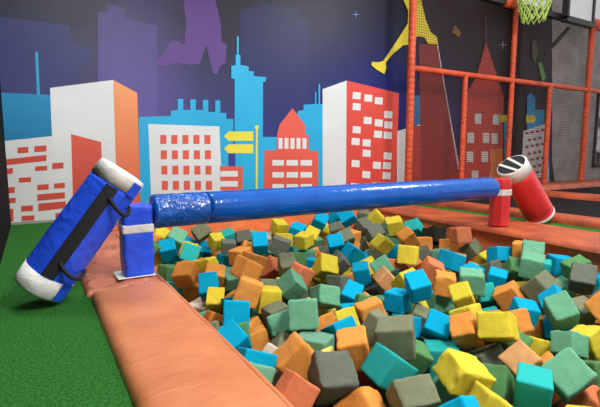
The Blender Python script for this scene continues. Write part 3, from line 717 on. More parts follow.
# colour, x, y, z, quaternion w x y z, size x y z, label
CUBES = [
('O', 1.852, 5.668, -0.070, -0.177, 0.517, 0.679, 0.490, 0.187, 0.221, 0.200, 'second nearest olive foam cube to the far left pit corner'),
('Y', 1.973, 5.447, -0.172, 0.969, 0.243, 0.031, 0.031, 0.172, 0.179, 0.171, 'yellow foam cube, left of a turquoise one and right of an olive one'),
('Y', 1.572, 5.280, -0.217, 0.311, -0.098, -0.560, 0.762, 0.195, 0.204, 0.209, 'yellow foam cube at the far end, left of an olive one'),
('B', 1.671, 5.824, -0.249, 0.550, -0.283, -0.530, 0.580, 0.223, 0.194, 0.207, 'blue foam cube, left of an olive one and right of a green one'),
('B', 1.884, 5.826, -0.352, 0.554, -0.369, 0.703, -0.251, 0.218, 0.198, 0.200, 'blue foam cube, left of yellow, right of yellow and in front of olive ones'),
('G', 1.472, 5.556, -0.100, 0.876, -0.363, 0.317, 0.001, 0.205, 0.207, 0.208, 'nearest green foam cube to the far left pit corner'),
('Y', 1.339, 5.819, -0.106, 0.043, -0.559, 0.722, 0.406, 0.199, 0.201, 0.208, 'yellow foam cube at the far end, right of an orange one'),
('A', 1.173, 5.557, -0.114, -0.366, 0.793, 0.204, 0.442, 0.223, 0.196, 0.191, 'orange foam cube at the far end, left of a yellow one'),
('F', 1.073, 5.221, -0.111, 0.547, -0.742, -0.144, -0.359, 0.201, 0.212, 0.193, 'dark green foam cube at the far end, behind a yellow one'),
('B', 1.344, 5.395, -0.207, 0.857, -0.493, -0.022, -0.149, 0.194, 0.209, 0.204, 'blue foam cube by the left pad, in front of a green one'),
('Y', 1.202, 5.639, -0.390, -0.129, -0.555, 0.801, -0.184, 0.199, 0.210, 0.192, 'yellow foam cube at the far end, right of a salmon one'),
('Q', 1.476, 5.004, -0.201, 0.937, -0.245, 0.227, -0.100, 0.191, 0.199, 0.200, 'turquoise foam cube, in front of a yellow one and behind an orange one'),
('Y', 1.496, 4.449, -0.218, 0.646, 0.120, -0.682, 0.320, 0.202, 0.207, 0.185, 'fourth nearest yellow foam cube to the blue post'),
('B', 2.065, 5.335, -0.423, -0.231, 0.703, 0.179, 0.649, 0.200, 0.196, 0.198, 'blue foam cube, right of yellow, in front of dark grey and behind orange ones'),
('A', 2.143, 5.830, -0.454, 0.246, 0.438, -0.004, 0.865, 0.195, 0.183, 0.213, 'orange foam cube at the far end, right of a yellow one'),
('Y', 2.974, 5.616, -0.094, -0.143, 0.692, 0.703, 0.075, 0.197, 0.200, 0.184, 'yellow foam cube at the far end, right of a cream one'),
('B', 3.113, 5.347, -0.132, 0.736, -0.522, 0.361, -0.236, 0.188, 0.191, 0.210, 'fifth nearest blue foam cube to the far right pit corner'),
('Y', 2.860, 5.245, -0.210, -0.190, 0.340, -0.591, 0.706, 0.204, 0.186, 0.189, 'yellow foam cube, right of a dark grey one and behind a turquoise one'),
('W', 2.863, 5.800, -0.312, 0.503, 0.795, -0.303, -0.152, 0.199, 0.198, 0.197, 'cream foam cube at the far end, left of a yellow one'),
('D', 2.609, 4.893, -0.190, 0.688, -0.640, 0.331, -0.084, 0.228, 0.191, 0.212, 'dark grey foam cube at the far end, left of a turquoise one'),
('Y', 2.954, 4.894, -0.160, -0.359, 0.409, 0.639, -0.543, 0.200, 0.184, 0.206, 'yellow foam cube at the far end, right of a turquoise one'),
('B', 2.346, 4.934, -0.140, 0.907, -0.378, 0.045, -0.180, 0.189, 0.198, 0.199, 'blue foam cube at the far end, left of a cream one'),
('D', 2.292, 5.326, -0.129, 0.851, 0.502, -0.130, -0.077, 0.198, 0.163, 0.186, 'dark grey foam cube at the far end, right of a turquoise one'),
('D', 2.011, 5.133, -0.183, 0.740, -0.656, 0.122, -0.088, 0.177, 0.155, 0.170, 'dark grey foam cube at the far end, in front of a turquoise one'),
('Q', 2.234, 5.720, -0.208, -0.111, 0.985, -0.035, 0.130, 0.190, 0.201, 0.212, 'turquoise foam cube at the far end, behind a dark grey one'),
('G', 2.553, 5.564, -0.210, 0.593, 0.691, 0.353, 0.216, 0.204, 0.203, 0.196, 'third nearest green foam cube to the far left pit corner'),
('A', 2.031, 4.817, -0.234, -0.346, 0.418, 0.606, -0.582, 0.201, 0.175, 0.205, 'sixth nearest orange foam cube to the far left pit corner'),
('A', 2.280, 5.168, -0.280, -0.303, -0.629, 0.715, -0.029, 0.204, 0.199, 0.202, 'orange foam cube at the far end, right of an orange one'),
('A', 1.604, 3.662, -0.076, -0.117, 0.243, -0.036, 0.962, 0.208, 0.188, 0.192, 'orange foam cube in mid pit, left of an orange one and behind an orange one'),
('F', 2.571, 4.430, -0.279, 0.055, 0.676, 0.705, -0.204, 0.201, 0.194, 0.162, 'dark green foam cube in mid pit, behind a salmon one'),
('G', 3.022, 4.951, -0.399, 0.939, -0.052, 0.011, -0.341, 0.214, 0.211, 0.195, 'green foam cube at the far end, right of a turquoise one'),
('B', 2.926, 4.664, -0.440, 0.400, 0.424, 0.605, 0.542, 0.216, 0.184, 0.209, 'blue foam cube at the far end, behind a salmon one'),
('A', 3.209, 5.085, -0.433, -0.486, 0.748, 0.308, -0.330, 0.193, 0.197, 0.211, 'orange foam cube at the far end, right of a green one'),
('G', 2.526, 5.118, -0.399, 0.679, 0.534, -0.240, -0.443, 0.212, 0.205, 0.185, 'green foam cube at the far end, behind a salmon one'),
('B', 3.675, 5.633, -0.070, 0.860, -0.370, 0.322, -0.143, 0.198, 0.203, 0.204, 'third nearest blue foam cube to the far right pit corner'),
('B', 4.127, 5.809, -0.070, -0.380, 0.611, 0.659, 0.218, 0.203, 0.210, 0.196, 'blue foam cube by the right wall, left of a blue one'),
('B', 4.090, 5.497, -0.012, 0.157, 0.381, 0.836, -0.362, 0.230, 0.220, 0.219, 'blue foam cube at the far end, behind an olive one'),
('D', 4.567, 5.692, -0.074, 0.738, -0.590, 0.260, -0.199, 0.211, 0.179, 0.195, 'nearest dark grey foam cube to the far right pit corner'),
('Y', 4.590, 5.418, -0.072, -0.047, -0.490, -0.576, 0.652, 0.214, 0.212, 0.212, 'yellow foam cube by the right wall, left of a green one'),
('G', 4.590, 5.058, -0.138, 0.626, 0.383, 0.677, 0.053, 0.204, 0.201, 0.203, 'nearest green foam cube to the far right pit corner'),
('D', 4.102, 5.119, -0.117, 0.946, 0.318, -0.046, 0.041, 0.178, 0.205, 0.199, 'dark grey foam cube, left of a yellow one and behind an orange one'),
('D', 4.030, 4.758, -0.169, 0.946, 0.267, -0.161, -0.090, 0.221, 0.219, 0.218, 'dark grey foam cube, right of a dark grey one and behind a yellow one'),
('D', 4.067, 5.154, -0.409, -0.280, -0.158, -0.658, 0.681, 0.205, 0.207, 0.184, 'dark grey foam cube by the right wall, left of an olive one'),
('O', 3.561, 4.814, -0.171, -0.097, 0.691, 0.564, 0.442, 0.181, 0.209, 0.190, 'olive foam cube, left of an orange one and behind a blue one'),
('A', 3.700, 4.869, -0.364, 0.768, -0.426, -0.468, -0.103, 0.199, 0.196, 0.222, 'orange foam cube, right of an olive one and behind a blue one'),
('D', 3.800, 5.352, -0.189, 0.558, -0.609, -0.524, 0.206, 0.217, 0.216, 0.201, 'dark grey foam cube, left of an olive one and right of a yellow one'),
('Y', 3.410, 5.464, -0.240, 0.849, -0.354, 0.349, -0.180, 0.198, 0.192, 0.217, 'fourth nearest yellow foam cube to the far right pit corner'),
('Y', 3.878, 5.824, -0.256, 0.694, 0.058, 0.436, 0.570, 0.204, 0.217, 0.186, 'yellow foam cube at the far end, behind a tan one'),
('E', 3.839, 5.579, -0.419, 0.154, 0.984, 0.024, -0.083, 0.196, 0.192, 0.210, 'tan foam cube at the far end, left of a blue one'),
('G', 3.626, 5.695, -0.421, 0.665, 0.061, -0.735, -0.119, 0.217, 0.208, 0.191, 'green foam cube at the far end, behind an orange one'),
('Y', 3.784, 4.335, -0.203, 0.667, -0.611, -0.214, -0.370, 0.204, 0.206, 0.207, 'yellow foam cube, right of an olive one and behind a green one'),
('B', 3.293, 4.661, -0.208, 0.869, -0.420, 0.015, -0.262, 0.196, 0.202, 0.203, 'blue foam cube at the far end, right of a tan one'),
('B', 3.283, 4.297, -0.253, 0.746, -0.601, 0.240, 0.156, 0.191, 0.179, 0.193, 'blue foam cube, left of blue, right of blue and behind blue ones'),
('D', 3.430, 5.180, -0.456, 0.894, -0.117, 0.105, 0.421, 0.204, 0.202, 0.223, 'dark grey foam cube at the far end, in front of a tan one'),
('A', 2.922, 4.367, -0.335, 0.557, 0.036, 0.783, -0.275, 0.190, 0.204, 0.208, 'eighth nearest orange foam cube to the far right pit corner'),
('O', 3.886, 4.602, -0.415, -0.472, 0.037, 0.205, 0.856, 0.222, 0.214, 0.205, 'olive foam cube, right of a dark grey one and behind a yellow one'),
('Y', 4.376, 4.760, -0.073, 0.736, -0.600, 0.099, -0.299, 0.228, 0.218, 0.219, 'yellow foam cube at the far end, left of an orange one'),
('Q', 4.547, 4.547, -0.098, 0.912, -0.257, 0.273, 0.168, 0.195, 0.207, 0.190, 'turquoise foam cube by the right wall, behind an orange one'),
('K', 4.576, 4.206, -0.144, 0.024, 0.669, 0.717, -0.193, 0.235, 0.235, 0.225, 'only foam cube darkened to black for log shadow, by the right wall'),
('A', 4.081, 4.180, -0.131, 0.321, 0.187, 0.924, 0.092, 0.191, 0.217, 0.211, 'orange foam cube by the right wall, behind a yellow one'),
('A', 4.318, 4.156, -0.227, 0.519, -0.462, 0.610, 0.381, 0.198, 0.201, 0.186, 'orange foam cube by the right wall, left of a mint one'),
('A', 4.523, 3.897, -0.252, -0.079, 0.139, 0.766, 0.623, 0.191, 0.223, 0.202, 'orange foam cube by the right wall, left of a salmon one'),
('P', 4.422, 3.648, -0.026, 0.053, 0.816, 0.575, -0.034, 0.203, 0.203, 0.190, 'salmon foam cube by the right wall, left of an olive one'),
('O', 4.615, 3.634, -0.218, -0.215, 0.684, 0.421, -0.555, 0.192, 0.178, 0.193, 'olive foam cube by the right wall, left of a yellow one'),
('Y', 3.283, 3.357, -0.079, 0.561, -0.704, 0.351, -0.260, 0.196, 0.198, 0.202, 'yellow foam cube in mid pit, behind a salmon one'),
('D', 4.123, 3.986, -0.307, 0.794, 0.551, -0.257, 0.008, 0.197, 0.182, 0.201, 'dark grey foam cube by the right wall, behind a salmon one'),
('M', 4.090, 3.641, -0.261, -0.231, -0.670, -0.172, 0.684, 0.189, 0.185, 0.206, 'mint foam cube by the right wall, behind a salmon one'),
('Y', 4.616, 3.426, -0.328, 0.720, 0.166, 0.604, 0.297, 0.198, 0.185, 0.205, 'yellow foam cube by the right wall, left of a blue one'),
('B', 4.458, 3.131, -0.170, 0.047, 0.783, 0.598, -0.167, 0.191, 0.187, 0.161, 'blue foam cube by the right wall, left of an orange one'),
('D', 4.118, 2.988, -0.279, 0.336, -0.594, -0.409, 0.606, 0.207, 0.192, 0.196, 'dark grey foam cube by the right wall, left of a dark green one'),
('A', 4.571, 2.921, -0.097, 0.868, -0.024, -0.043, -0.493, 0.206, 0.211, 0.198, 'orange foam cube by the right wall, left of a green one'),
('B', 3.951, 3.367, -0.233, 0.693, -0.697, 0.115, 0.143, 0.212, 0.196, 0.206, 'blue foam cube, left of a green one and right of a mint one'),
('E', 4.367, 3.642, -0.374, 0.464, -0.100, -0.265, 0.839, 0.197, 0.201, 0.187, 'tan foam cube by the right wall, left of an olive one'),
('B', 3.703, 2.895, -0.248, 0.011, 0.725, 0.671, 0.155, 0.172, 0.173, 0.181, 'blue foam cube, left of dark grey, right of blue and behind green ones'),
('Y', 3.898, 3.005, -0.424, 0.032, -0.300, 0.030, 0.953, 0.210, 0.176, 0.204, 'fourth nearest yellow foam cube to the red post'),
('B', 3.947, 2.786, -0.286, -0.125, 0.948, 0.274, 0.107, 0.167, 0.168, 0.156, 'blue foam cube in mid pit, behind a turquoise one'),
('F', 4.370, 2.874, -0.274, 0.219, -0.400, 0.855, 0.245, 0.214, 0.194, 0.200, 'dark green foam cube by the right wall, behind a yellow one'),
('D', 4.184, 3.440, -0.450, 0.176, 0.718, 0.201, 0.643, 0.202, 0.198, 0.203, 'dark grey foam cube by the right wall, left of a green one'),
('G', 4.406, 2.710, -0.076, 0.809, -0.350, 0.237, -0.408, 0.217, 0.212, 0.213, 'green foam cube by the right wall, right of an orange one'),
('Q', 4.172, 2.500, -0.158, -0.370, 0.347, 0.631, -0.587, 0.209, 0.194, 0.210, 'turquoise foam cube by the right wall, behind an olive one'),
('B', 4.524, 2.474, -0.158, 0.616, -0.299, 0.632, 0.364, 0.182, 0.216, 0.208, 'blue foam cube by the right wall, behind a green one'),
('F', 4.344, 2.233, -0.108, 0.098, 0.835, 0.523, 0.140, 0.166, 0.213, 0.165, 'dark green foam cube at the near end, behind a green one'),
('O', 3.774, 2.227, -0.203, -0.190, 0.687, 0.357, -0.603, 0.208, 0.210, 0.209, 'olive foam cube at the near end, behind a blue one'),
('D', 4.132, 2.070, -0.130, 0.811, -0.304, 0.232, -0.443, 0.199, 0.204, 0.204, 'dark grey foam cube at the near end, left of a dark grey one'),
('B', 4.560, 2.145, -0.282, -0.434, 0.511, -0.418, 0.613, 0.195, 0.196, 0.196, 'blue foam cube at the near end, behind a dark grey one'),
('D', 3.959, 1.773, -0.211, 0.522, -0.524, 0.660, -0.129, 0.202, 0.188, 0.188, 'dark grey foam cube at the near end, right of a dark grey one'),
('G', 4.322, 2.341, -0.356, 0.051, 0.218, 0.804, -0.551, 0.189, 0.199, 0.200, 'green foam cube by the right wall, right of an olive one'),
('F', 1.185, 4.752, -0.328, 0.591, 0.032, 0.102, 0.800, 0.199, 0.202, 0.207, 'dark green foam cube at the far end, behind a turquoise one'),
('A', 1.221, 4.252, -0.207, -0.115, 0.336, 0.825, -0.440, 0.204, 0.206, 0.207, 'orange foam cube by the left pad, behind an orange one'),
('O', 1.714, 4.529, -0.392, 0.827, -0.480, 0.292, -0.036, 0.194, 0.195, 0.208, 'olive foam cube at the far end, right of an orange one'),
('A', 1.469, 4.159, -0.249, 0.817, -0.539, 0.194, -0.061, 0.195, 0.201, 0.202, 'orange foam cube, left of a green one and right of a yellow one'),
('A', 1.903, 4.183, -0.173, -0.236, 0.795, 0.184, 0.528, 0.207, 0.215, 0.213, 'orange foam cube in mid pit, left of a salmon one'),
('G', 1.675, 4.268, -0.325, 0.867, -0.494, -0.012, 0.064, 0.164, 0.173, 0.181, 'green foam cube, left of orange, right of yellow and behind orange ones'),
('Q', 1.100, 4.428, -0.411, 0.615, -0.037, 0.777, -0.127, 0.207, 0.193, 0.195, 'turquoise foam cube by the left pad, left of an orange one'),
('A', 1.344, 4.462, -0.456, 0.357, 0.680, -0.368, 0.524, 0.217, 0.204, 0.211, 'orange foam cube by the left pad, behind a cream one'),
('W', 1.266, 3.933, -0.494, 0.718, -0.630, -0.225, 0.193, 0.201, 0.195, 0.199, 'cream foam cube by the left pad, left of a yellow one'),
('B', 1.341, 3.925, -0.253, 0.928, -0.319, 0.012, -0.193, 0.174, 0.199, 0.194, 'blue foam cube by the left pad, behind a cream one'),
('Y', 1.315, 3.695, -0.317, 0.903, -0.379, 0.133, -0.152, 0.155, 0.170, 0.171, 'yellow foam cube by the left pad, right of a cream one'),
('A', 1.644, 4.003, -0.463, -0.474, -0.104, 0.232, 0.843, 0.201, 0.179, 0.182, 'orange foam cube in mid pit, left of an orange one and behind a blue one'),
('B', 1.408, 3.455, -0.310, 0.571, -0.821, -0.026, -0.009, 0.173, 0.159, 0.177, 'nearest blue foam cube to the blue post'),
('G', 1.123, 3.564, -0.452, -0.298, 0.608, 0.546, 0.494, 0.183, 0.211, 0.203, 'green foam cube by the left pad, behind a yellow one'),
('A', 1.184, 3.317, -0.392, -0.016, -0.529, 0.140, 0.837, 0.183, 0.212, 0.191, 'orange foam cube, left of blue, right of green and behind olive ones'),
('P', 2.206, 4.378, -0.298, 0.141, 0.448, 0.827, -0.309, 0.174, 0.183, 0.189, 'salmon foam cube in mid pit, behind an olive one'),
('A', 1.442, 3.261, -0.140, 0.536, 0.159, 0.809, -0.182, 0.207, 0.193, 0.196, 'orange foam cube, right of an orange one and behind a blue one'),
('O', 2.267, 4.103, -0.227, -0.048, 0.165, 0.881, -0.441, 0.181, 0.223, 0.204, 'olive foam cube in mid pit, left of a salmon one'),
('P', 2.289, 3.849, -0.258, 0.718, -0.656, 0.151, 0.175, 0.188, 0.172, 0.189, 'salmon foam cube in mid pit, left of a yellow one'),
('Y', 2.585, 3.970, -0.336, -0.128, 0.835, 0.403, -0.351, 0.195, 0.197, 0.183, 'yellow foam cube in mid pit, right of a yellow one and behind a green one'),
('Y', 2.628, 4.192, -0.461, -0.447, 0.725, 0.056, 0.520, 0.190, 0.203, 0.194, 'yellow foam cube, left of green, right of green and in front of salmon ones'),
('Y', 2.170, 3.950, -0.432, -0.020, -0.117, 0.774, -0.622, 0.206, 0.219, 0.202, 'fifth nearest yellow foam cube to the blue post'),
('Y', 1.665, 3.338, -0.273, 0.618, 0.448, -0.514, 0.391, 0.216, 0.186, 0.200, 'yellow foam cube, right of a green one and behind an olive one'),
('O', 1.952, 3.979, -0.419, 0.641, 0.398, -0.292, 0.588, 0.197, 0.204, 0.213, 'olive foam cube in mid pit, behind a yellow one'),
('O', 1.607, 3.083, -0.326, 0.087, 0.702, 0.703, 0.066, 0.185, 0.174, 0.187, 'olive foam cube in mid pit, left of a dark grey one'),
('G', 1.974, 3.479, -0.233, 0.160, 0.423, 0.751, -0.482, 0.192, 0.198, 0.200, 'green foam cube in mid pit, behind a dark grey one'),
('G', 2.040, 3.042, -0.224, 0.518, -0.840, 0.147, 0.070, 0.192, 0.168, 0.205, 'green foam cube in mid pit, behind a pale yellow one'),
('Y', 2.552, 3.780, -0.202, 0.944, -0.290, 0.145, -0.069, 0.205, 0.207, 0.207, 'yellow foam cube in mid pit, right of a blue one and behind a yellow one'),
('D', 2.951, 4.103, -0.276, 0.165, 0.406, 0.741, -0.509, 0.170, 0.187, 0.188, 'seventh nearest dark grey foam cube to the far left pit corner'),
('Y', 3.312, 4.065, -0.383, 0.226, 0.959, 0.007, 0.169, 0.192, 0.205, 0.199, 'yellow foam cube, left of green, right of blue and in front of olive ones'),
('B', 2.859, 3.579, -0.270, 0.723, -0.603, 0.121, -0.315, 0.165, 0.188, 0.190, 'blue foam cube in mid pit, right of an orange one and behind a blue one'),
('E', 2.893, 3.249, -0.259, 0.782, -0.326, -0.219, 0.484, 0.183, 0.165, 0.183, 'tan foam cube in mid pit, behind a blue one'),
('P', 3.410, 3.824, -0.349, 0.083, 0.790, 0.565, -0.222, 0.190, 0.204, 0.205, 'second nearest salmon foam cube to the far right pit corner'),
('P', 3.429, 3.504, -0.213, 0.071, -0.150, 0.418, 0.893, 0.192, 0.174, 0.204, 'salmon foam cube in mid pit, left of a dark grey one'),
('G', 3.086, 3.513, -0.233, 0.871, -0.346, -0.174, -0.303, 0.199, 0.203, 0.204, 'green foam cube in mid pit, behind a tan one'),
('Q', 3.358, 3.567, -0.442, 0.829, -0.313, -0.292, -0.360, 0.200, 0.209, 0.194, 'turquoise foam cube in mid pit, left of a salmon one'),
('D', 2.483, 3.470, -0.291, 0.628, -0.744, -0.037, 0.226, 0.185, 0.162, 0.184, 'dark grey foam cube in mid pit, left of an orange one'),
('D', 2.928, 3.433, -0.444, 0.566, -0.812, -0.135, -0.049, 0.197, 0.174, 0.197, 'dark grey foam cube in mid pit, left of a mint one'),
('M', 2.870, 3.172, -0.486, 0.101, -0.015, 0.743, 0.661, 0.190, 0.204, 0.201, 'mint foam cube in mid pit, right of a dark green one'),
('B', 2.360, 3.101, -0.291, 0.806, -0.408, 0.332, -0.273, 0.158, 0.194, 0.186, 'blue foam cube in mid pit, right of a green one and behind a blue one'),
('F', 2.254, 2.750, -0.261, 0.842, -0.005, 0.206, 0.499, 0.189, 0.197, 0.191, 'dark green foam cube in mid pit, behind an orange one'),
('A', 2.580, 3.119, -0.445, 0.049, -0.442, -0.136, 0.885, 0.201, 0.189, 0.203, 'orange foam cube, left of a dark grey one and behind a dark green one'),
('B', 2.629, 2.788, -0.286, 0.415, -0.416, -0.572, 0.573, 0.172, 0.168, 0.180, 'blue foam cube, left of a yellow one and behind an olive one'),
('B', 2.252, 2.930, -0.430, -0.196, 0.696, 0.106, -0.683, 0.206, 0.204, 0.205, 'blue foam cube in mid pit, right of a green one and behind a yellow one'),
('Y', 2.873, 2.933, -0.206, -0.216, 0.625, 0.685, 0.306, 0.187, 0.195, 0.196, 'yellow foam cube in mid pit, right of a tan one'),
('P', 3.400, 3.145, -0.210, 0.605, -0.110, 0.638, 0.464, 0.205, 0.189, 0.193, 'salmon foam cube in mid pit, left of an orange one'),
('Y', 3.943, 3.506, -0.473, 0.684, 0.081, -0.724, 0.037, 0.215, 0.196, 0.205, 'second nearest yellow foam cube to the red post'),
('A', 3.219, 2.807, -0.233, 0.675, -0.623, 0.316, -0.235, 0.193, 0.198, 0.200, 'orange foam cube in mid pit, right of a salmon one'),
('G', 3.389, 2.643, -0.196, 0.694, -0.602, 0.244, -0.310, 0.213, 0.208, 0.210, 'green foam cube, left of a turquoise one and right of a blue one'),
('A', 4.186, 3.211, -0.373, 0.556, 0.582, -0.520, 0.286, 0.197, 0.216, 0.188, 'orange foam cube by the right wall, left of a yellow one'),
('O', 2.675, 2.568, -0.401, -0.348, -0.000, -0.224, 0.910, 0.204, 0.194, 0.200, 'olive foam cube in mid pit, behind a blue one'),
('G', 3.262, 2.910, -0.461, 0.649, -0.736, 0.187, -0.046, 0.201, 0.198, 0.213, 'green foam cube in mid pit, left of a yellow one and behind a blue one'),
('B', 2.687, 2.624, -0.121, 0.825, -0.494, 0.000, -0.274, 0.166, 0.185, 0.186, 'blue foam cube, left of a salmon one and behind a yellow one'),
('B', 2.378, 2.426, -0.333, 0.605, -0.782, 0.146, 0.014, 0.163, 0.155, 0.164, 'blue foam cube in mid pit, right of an olive one'),
('Y', 2.870, 2.769, -0.442, 0.125, 0.421, 0.848, -0.297, 0.180, 0.192, 0.206, 'yellow foam cube, left of green, right of blue and behind olive ones'),
('B', 2.523, 2.253, -0.312, -0.263, 0.879, 0.253, 0.306, 0.161, 0.182, 0.175, 'blue foam cube, right of a blue one and behind a turquoise one'),
('Y', 3.100, 2.502, -0.254, -0.039, 0.448, 0.719, -0.530, 0.179, 0.193, 0.194, 'yellow foam cube, right of an orange one and behind a yellow one'),
('Y', 2.770, 2.183, -0.280, 0.305, -0.513, -0.419, 0.685, 0.201, 0.198, 0.203, 'yellow foam cube, left of a yellow one and behind an orange one'),
('Q', 3.594, 2.636, -0.366, 0.829, -0.377, 0.064, -0.409, 0.159, 0.181, 0.183, 'turquoise foam cube in mid pit, left of an orange one'),
('A', 2.552, 2.016, -0.261, -0.055, 0.531, 0.709, -0.460, 0.176, 0.188, 0.191, 'orange foam cube at the near end, left of a yellow one'),
('D', 2.601, 1.877, -0.456, -0.016, -0.134, -0.535, 0.834, 0.208, 0.207, 0.203, 'dark grey foam cube at the near end, left of a tan one'),
('Y', 2.619, 1.822, -0.178, 0.399, -0.364, -0.386, 0.748, 0.221, 0.182, 0.222, 'yellow foam cube at the near end, left of an orange one'),
('A', 3.594, 2.405, -0.297, 0.091, 0.818, -0.490, 0.289, 0.204, 0.190, 0.189, 'orange foam cube in mid pit, right of a turquoise one'),
('B', 3.228, 2.029, -0.272, -0.126, 0.898, 0.416, 0.067, 0.179, 0.167, 0.182, 'blue foam cube at the near end, behind an orange one'),
('B', 3.597, 1.987, -0.235, -0.011, -0.579, -0.554, 0.598, 0.177, 0.189, 0.191, 'blue foam cube at the near end, second from the right of its colour there'),
('Q', 3.920, 2.209, -0.456, 0.124, -0.052, -0.615, 0.777, 0.215, 0.196, 0.211, 'turquoise foam cube at the near end, behind an orange one'),
('B', 3.482, 1.868, -0.436, -0.274, -0.334, 0.032, 0.901, 0.193, 0.203, 0.205, 'blue foam cube at the near end, third from the right of its colour there'),
('A', 4.228, 2.055, -0.402, 0.032, -0.567, 0.439, 0.696, 0.183, 0.182, 0.188, 'orange foam cube by the right wall, behind an olive one'),
('G', 3.385, 1.831, -0.220, 0.033, 0.387, 0.818, -0.424, 0.179, 0.228, 0.205, 'green foam cube, left of olive, in front of green and behind green ones'),
('O', 3.816, 1.901, -0.324, 0.810, -0.565, 0.054, -0.147, 0.173, 0.170, 0.184, 'olive foam cube at the near end, behind a yellow one'),
('A', 2.989, 1.958, -0.272, 0.526, -0.850, 0.002, 0.033, 0.189, 0.175, 0.189, 'orange foam cube at the near end, right of a yellow one'),
('A', 3.493, 2.103, -0.465, -0.353, 0.561, -0.533, -0.526, 0.197, 0.197, 0.203, 'orange foam cube at the near end, left of a blue one'),
('F', 2.819, 1.857, -0.377, 0.955, 0.214, -0.133, 0.158, 0.194, 0.204, 0.205, 'dark green foam cube at the near end, behind a tan one'),
('Y', 3.100, 1.838, -0.474, 0.504, -0.317, -0.461, 0.658, 0.191, 0.202, 0.201, 'yellow foam cube at the near end, left of a green one'),
('G', 3.034, 1.570, -0.301, 0.526, -0.488, -0.268, 0.643, 0.169, 0.155, 0.173, 'green foam cube at the near end, right of a yellow one'),
('O', 1.039, 3.054, -0.363, 0.729, 0.017, 0.618, -0.294, 0.208, 0.208, 0.187, 'olive foam cube by the left pad, behind a turquoise one'),
('B', 1.251, 3.062, -0.226, 0.558, -0.162, -0.048, -0.812, 0.195, 0.199, 0.194, 'blue foam cube, left of orange, right of orange and behind blue ones'),
('F', 1.154, 2.841, -0.307, -0.453, 0.697, 0.309, -0.462, 0.202, 0.194, 0.203, 'dark green foam cube by the left pad, right of a blue one'),
('B', 1.062, 2.656, -0.241, 0.002, 0.595, 0.715, 0.368, 0.179, 0.155, 0.165, 'blue foam cube by the left pad, behind a turquoise one'),
('A', 1.414, 3.175, -0.459, 0.399, 0.346, -0.431, 0.732, 0.191, 0.184, 0.206, 'orange foam cube, left of green, right of blue and behind orange ones'),
('W', 1.270, 2.434, -0.389, 0.408, -0.069, 0.906, 0.091, 0.213, 0.211, 0.201, 'cream foam cube by the left pad, behind a salmon one'),
('A', 1.374, 2.943, -0.440, 0.195, 0.571, -0.004, 0.797, 0.201, 0.189, 0.185, 'orange foam cube in mid pit, behind a cream one'),
('G', 1.533, 2.866, -0.307, -0.166, 0.677, 0.584, 0.416, 0.161, 0.205, 0.187, 'green foam cube, left of a green one and behind an olive one'),
('O', 1.460, 2.676, -0.427, -0.192, -0.412, 0.279, 0.846, 0.190, 0.199, 0.199, 'olive foam cube in mid pit, behind a cream one'),
('G', 0.925, 2.084, -0.225, 0.812, -0.175, -0.552, 0.071, 0.192, 0.205, 0.200, 'green foam cube at the near end, left of a cream one'),
('B', 1.031, 2.276, -0.256, 0.747, 0.032, 0.241, 0.619, 0.205, 0.191, 0.194, 'blue foam cube at the near end, left of a cream one'),
('L', 2.084, 3.221, -0.432, 0.666, 0.176, 0.021, 0.724, 0.198, 0.198, 0.195, 'pale yellow foam cube in mid pit, behind an orange one'),
('A', 1.984, 2.947, -0.445, 0.249, 0.944, -0.130, 0.175, 0.217, 0.195, 0.194, 'orange foam cube in mid pit, in front of a pale yellow one'),
('B', 1.800, 2.474, -0.284, -0.274, 0.637, 0.418, -0.586, 0.183, 0.164, 0.184, 'blue foam cube, left of an orange one and right of a mint one'),
('Y', 1.985, 2.640, -0.297, -0.114, 0.724, 0.527, 0.431, 0.176, 0.160, 0.178, 'sixth nearest yellow foam cube to the blue post'),
('D', 2.478, 2.889, -0.470, -0.131, 0.002, 0.717, 0.685, 0.193, 0.196, 0.198, 'sixth nearest dark grey foam cube to the blue post'),
('A', 2.143, 2.556, -0.241, -0.076, 0.772, -0.218, -0.592, 0.206, 0.192, 0.198, 'orange foam cube in mid pit, left of a mint one'),
('O', 1.956, 2.256, -0.217, 0.582, 0.608, -0.173, -0.512, 0.210, 0.200, 0.188, 'eighth nearest olive foam cube to the blue post'),
('G', 1.583, 2.628, -0.153, 0.952, -0.148, 0.008, -0.267, 0.207, 0.185, 0.204, 'green foam cube in mid pit, behind a mint one'),
('M', 1.567, 2.451, -0.320, 0.959, 0.010, 0.000, 0.283, 0.173, 0.235, 0.155, 'mint foam cube in mid pit, left of an orange one'),
('A', 1.619, 2.089, -0.211, -0.106, 0.323, 0.689, -0.640, 0.194, 0.202, 0.202, 'orange foam cube at the near end, left of a turquoise one'),
('A', 1.269, 2.172, -0.227, -0.169, -0.338, -0.596, 0.709, 0.215, 0.210, 0.212, 'orange foam cube by the left pad, behind a salmon one'),
('P', 1.072, 1.859, -0.220, 0.548, -0.742, 0.360, 0.139, 0.170, 0.168, 0.183, 'salmon foam cube by the left pad, right of a green one'),
('L', 1.498, 2.195, -0.362, 0.078, 0.289, 0.834, -0.463, 0.175, 0.190, 0.192, 'pale yellow foam cube at the near end, right of a mint one'),
('D', 1.300, 1.864, -0.202, 0.882, -0.454, 0.081, -0.096, 0.208, 0.209, 0.209, 'dark grey foam cube at the near end, left of an orange one'),
('P', 1.778, 2.113, -0.386, 0.059, 0.739, 0.464, -0.485, 0.155, 0.155, 0.156, 'salmon foam cube at the near end, left of a turquoise one'),
('A', 1.396, 1.716, -0.364, -0.311, -0.080, 0.901, 0.291, 0.223, 0.192, 0.210, 'orange foam cube at the near end, in front of a salmon one'),
('O', 1.876, 2.000, -0.160, -0.211, 0.339, 0.673, -0.623, 0.226, 0.217, 0.218, 'olive foam cube at the near end, right of an olive one'),
